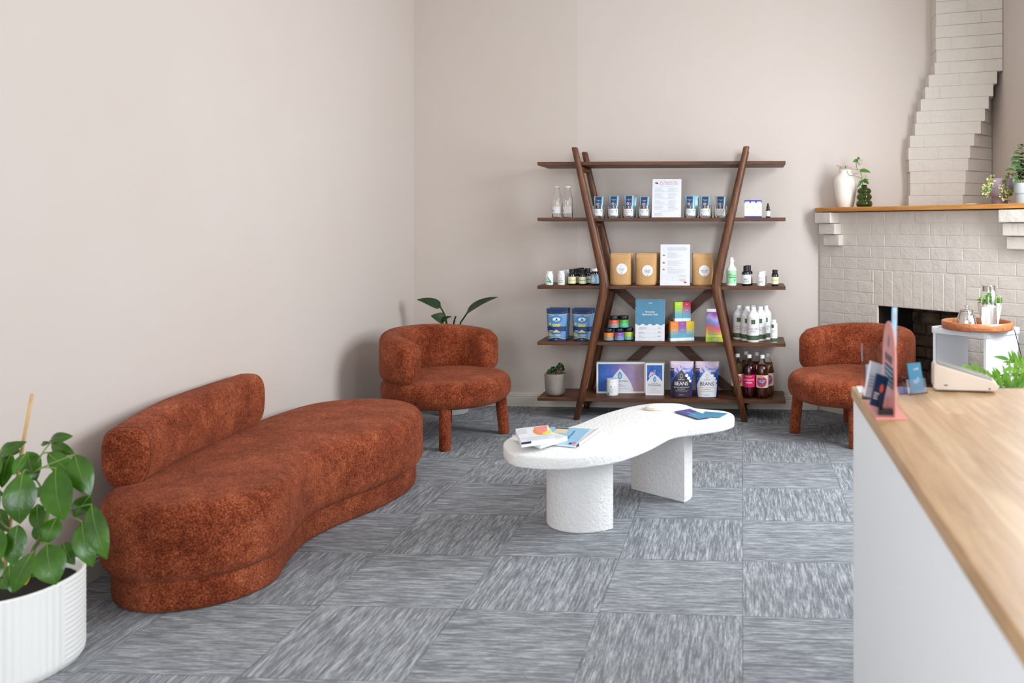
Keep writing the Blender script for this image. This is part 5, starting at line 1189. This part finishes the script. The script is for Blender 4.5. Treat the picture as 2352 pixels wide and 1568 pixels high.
# pink display stand
fr = cpt(2084, 965); fl = cpt(2012, 964); t = thing('display_stand', 'pink arched card display stand at the near left of the counter', 'display stand', (fl[0], fl[1], CZ))
bm = B(); bxx(bm, 0, fr[0]-fl[0], 0, .205, 0, .005); obj('base', bm, mat('pink_acrylic', '#e59a90', .3), t, bevel=.001)
xp = cpt(2054, 961)[0]-fl[0]; pts = [(0.006, .004), (.185, .004), (.185, .16)]+[(.0955+.0895*cos(PI*i/14), .145+.088*sin(PI*i/14)) for i in range(15)]+[(.006, .16)]
pts = [(.006, .004), (.185, .004)]+[(.0955+.0895*cos(PI*i/16), .132+.084*sin(PI*i/16)) for i in range(17)]
bm = B(); extrude_poly(bm, pts, lambda a, b: (xp, a, b), lambda a, b: (xp+.004, a, b)); obj('back_panel', bm, 'pink_acrylic', t, bevel=.0006)
lm = lambda x, z, l: (xp-l, .0955-x, z)
prints(t, [('e', -.035+.035*i, .128, .013, .011) for i in range(3)]+[('r', .005, .087, .12, .050)], 'p_navy', lm, .0006); prints(t, [('p', [(-.01, .158), (.0, .185), (.012, .175), (.004, .150)])], 'p_midblue', lm, .0008)
prints(t, [('r', .005, .070+.011*i, .11, .004) for i in range(4)], 'p_ice', lm, .0010)
bm = B(); bxx(bm, xp-.032, xp-.0, .03, .055, .005, .017); obj('card_slot', bm, 'black_plastic', t, bevel=.001)
bm = B(); bxx(bm, xp-.034, xp-.032, .03, .10, .006, .036); bxx(bm, xp-.032, xp-.0005, .098, .10, .006, .036); obj('card_pocket', bm, 'acrylic', t)
def card(label, loc, size, m, rot, deco=None):
    o = thing('business_card', label, 'card', loc, rot=rot); bm = B(); bxx(bm, -size[0]/2, size[0]/2, -.002, .002, 0, size[1]); obj('card_stack', bm, m, o, bevel=.0004)
    if deco: deco(o)
    return o
px_, py_ = fl[0]+xp, fl[1]
card('navy blue business cards leaning at the foot of the pink stand', (px_-.037, py_+.050, CZ+.020), (.046, .075), 'p_navy', (0, .33, .75), lambda o: (prints(o, [('e', .004, .045, .007, .010)], 'p_coral', flatmap(-.0021)), prints(o, lines(-.02, .0, .03, 3, .006, .002), 'p_white', flatmap(-.0021))))
card('white business cards standing behind the navy ones on the pink stand', (px_-.042, py_+.112, CZ+.030), (.048, .085), 'p_paper', (0, .30, .8), lambda o: prints(o, lines(-.018, .015, .05, 4, .008, .002), 'p_midblue', flatmap(-.0021)))
card('light blue card with red spot tucked behind the top of the pink stand', (px_+.011, py_+.085, CZ+.156), (.055, .094), 'p_skyblue', (0, .09, 1.25), lambda o: prints(o, [('e', -.006, .072, .007, .009)], 'p_coral', flatmap(-.0021)))
# clear brochure holder behind the stand
hl = cpt(1984, 921); t = thing('brochure_holder', 'clear acrylic brochure holder at the far left corner of the counter', 'brochure holder', (hl[0]+.030, hl[1]+.03, CZ), -.12)
bm = B(); 
def panel3(x0, x1, y0, z0, z1, lean, th=.002):
    v = bxx(bm, x0, x1, 0, th, z0, z1); bmesh.ops.transform(bm, matrix=Matrix.Translation((0, y0, 0)) @ Matrix.Rotation(-lean, 4, 'X'), verts=v)
panel3(-.030, .055, .03, .002, .135, .18); panel3(-.030, .055, -.005, .002, .095, .18); bxx(bm, -.030, .055, -.01, .045, 0, .002); 
for xx in (-.031, .053): extrude_poly(bm, [(-.005, .002), (.03, .002), (.052, .135), (.012, .095)], lambda a, b: (xx, a, b), lambda a, b: (xx+.002, a, b))
obj('holder', bm, 'acrylic', t)
bm = B(); v = bxx(bm, -.020, .040, .010, .014, .004, .088); bmesh.ops.transform(bm, matrix=Matrix.Rotation(-.18, 4, 'X'), verts=v); 
b2 = thing('brochure', 'pale grey brochures standing in the clear holder on the counter', 'brochure', (hl[0]+.030, hl[1]+.03, CZ), -.12); obj('brochure_stack', bm, 'p_lightgrey', b2)
# small clear holder with blue cards
hc = cpt(2104, 903); t = thing('card_holder', 'small clear acrylic card holder on the counter left of the terminal', 'card holder', (hc[0], hc[1], CZ), .5)
bm = B(); bxx(bm, -.030, .030, -.012, .028, 0, .002); panel3(-.030, .030, -.010, .002, .040, .25); panel3(-.028, .028, .010, .002, .045, .25)
for xx in (-.030, .028): extrude_poly(bm, [(-.010, .002), (.012, .002), (.022, .045), (.0, .040)], lambda a, b: (xx, a, b), lambda a, b: (xx+.002, a, b))
obj('holder', bm, 'acrylic', t)
card('teal blue business cards standing in the small clear holder', (hc[0]+.004, hc[1]+.001, CZ+.006), (.046, .074), mat('card_teal', '#2a82a8', .4), (-.22, 0, .55), lambda o: (prints(o, [('t', 'sodii', .004, .055, .010)], 'p_white', flatmap(-.0021), name='lettering'), prints(o, [('e', -.004, .025, .008, .006), ('r', .006, .03, .006, .012)], 'p_ice', flatmap(-.0021))))
def flat_paper(name, label, cat, quad, m, z=.0004, th=.002):
    c = sum((Vector((*q, 0)) for q in quad), Vector())/len(quad); o = obj(name, (lambda b: (extrude_poly(b, [(a-c.x, d-c.y) for a, d in quad], lambda x, y: (x, y, 0), lambda x, y: (x, y, th)), b)[1])(B()), m, loc=(c.x, c.y, CZ+z)); return tag(o, label, cat)
pq = [cpt(2062, 890), cpt(2079, 889), cpt(2097, 905), cpt(2066, 906)]
flat_paper('flyer', 'indigo flyer lying flat on the counter beside the pink stand', 'flyer', pq, 'p_indigo')
flat_paper('notepad', 'small cream paper pad at the far left corner of the counter', 'notepad', [cpt(1967, 890), cpt(1981, 890), cpt(1988, 903), cpt(1972, 903)], 'p_label', th=.004)
flat_paper('notepad', 'cream folded paper beside the clear brochure holder on the counter', 'notepad', [cpt(1996, 889), cpt(2016, 889), cpt(2018, 896), cpt(1998, 896)], 'p_label', th=.012)
# palm behind the counter
x, y = 1.21, 3.25
t = thing('palm_plant', 'bright green palm seedling plant behind the counter near the white side table', 'plant', (x, y, 0))
bm = B(); lathe(bm, [(0, 0), (.11, 0), (.12, .004), (.15, .30), (.145, .302), (.14, .27), (0, .27)], 40); obj('pot', bm, 'pot_white', t, smooth='auto')
bs = B(); bm = B(); rnd = random.Random(8)
def V(px, py, Y): return at(px, py, Y)-Vector((x, y, 0))
fr_ = [[(2400, 960, 3.25), (2330, 900, 3.2), (2285, 872, 3.15), (2234, 850, 3.1)], [(2400, 960, 3.25), (2370, 880, 3.2), (2330, 856, 3.15), (2280, 868, 3.08)], [(2410, 960, 3.3), (2390, 870, 3.3), (2352, 836, 3.3), (2318, 826, 3.3)], [(2400, 960, 3.25), (2345, 905, 3.2), (2310, 890, 3.1), (2262, 900, 3.0)], [(2400, 960, 3.25), (2400, 870, 3.1), (2370, 842, 3.0), (2330, 846, 2.95)]]
for pts in fr_:
    P = crom([V(*q) for q in pts], 5); P0 = [Vector((0, 0, .27)), P[0]*.5+Vector((0, 0, .2))]+P; tube(bs, P0, .003, 6)
    for i in range(2, len(P)-1):
        d = (P[i+1]-P[i]).normalized()
        for s in (-1, 1):
            ld = (d*.55+Vector((0, 0, 1.0 if s > 0 else -.25))+Vector((rnd.uniform(-.25, .25), rnd.uniform(-.5, .1), rnd.uniform(-.1, .2)))).normalized(); leaf(bm, P[i], P[i]+ld*rnd.uniform(.035, .055), .011, (0, -1, .2), .10, .2, 6, .8)
    leaf(bm, P[-1], P[-1]+(P[-1]-P[-3]).normalized()*.06, .016, (0, -1, .5), .1, .2, 6)
# upright spears
for (a, b, c, d, w) in ((2262, 902, 2231, 846, 24), (2283, 895, 2262, 848, 26), (2300, 893, 2283, 846, 24), (2292, 890, 2268, 852, 20), (2314, 890, 2304, 838, 22), (2322, 888, 2336, 848, 20), (2332, 890, 2352, 845, 24), (2345, 892, 2362, 830, 26), (2318, 890, 2310, 852, 20), (2338, 892, 2330, 850, 18)):
    leaf(bm, V(a, b, 3.1), V(c, d, 3.05), w*3.05/F_PX*.5, (rnd.uniform(-.4, .4), -1, .2), .08, .25, 8, .85)
obj('stem', bs, 'stem_green', t, smooth=True); obj('foliage', bm, 'leaf_bright', t, smooth=True)

# ================================================================ LIGHT
def area(name, loc, rot, sx, sy, e, col):
    l = bpy.data.lights.new(name, 'AREA'); l.shape = 'RECTANGLE'; l.size = sx; l.size_y = sy; l.energy = e; l.color = col
    o = bpy.data.objects.new(name, l); COL.objects.link(o); o.location = loc; o.rotation_euler = rot; return o
for i, (a, b) in enumerate(WIN_R):
    area('daylight', (XR+.12, (a+b)/2, (WZ[0]+WZ[1])/2), (0, PI/2-.3, 0), WZ[1]-WZ[0], b-a, E_R[i], (.87, .935, 1))
for i, (a, b) in enumerate(WIN_F):
    area('daylight', ((a+b)/2, YF-.12, (WFZ[0]+WFZ[1])/2), (PI/2-.2, 0, 0), b-a, WFZ[1]-WFZ[0], E_F[i], (.87, .935, 1))
w = bpy.data.worlds.new('World'); scn.world = w; w.use_nodes = True
w.node_tree.nodes['Background'].inputs[0].default_value = (.80, .90, 1, 1); w.node_tree.nodes['Background'].inputs[1].default_value = 1.0

# ================================================================ CAMERA
cd = bpy.data.cameras.new('Camera'); cam = bpy.data.objects.new('Camera', cd); COL.objects.link(cam)
cam.location = (0, 0, EYE); cam.rotation_euler = (PI/2, 0, YAW)
cd.sensor_fit = 'HORIZONTAL'; cd.sensor_width = 36; cd.lens = F_PX/2352*36
cd.shift_x = (1176-CX)/2352; cd.shift_y = (YH-784)/2352
cd.clip_start = .05; cd.dof.use_dof = True; cd.dof.focus_distance = 5.6; cd.dof.aperture_fstop = 3.2
scn.camera = cam
vs = scn.view_settings; vs.view_transform = 'Standard'; vs.look = 'None'; vs.gamma = 1; vs.exposure = EXPO; vs.use_curve_mapping = False
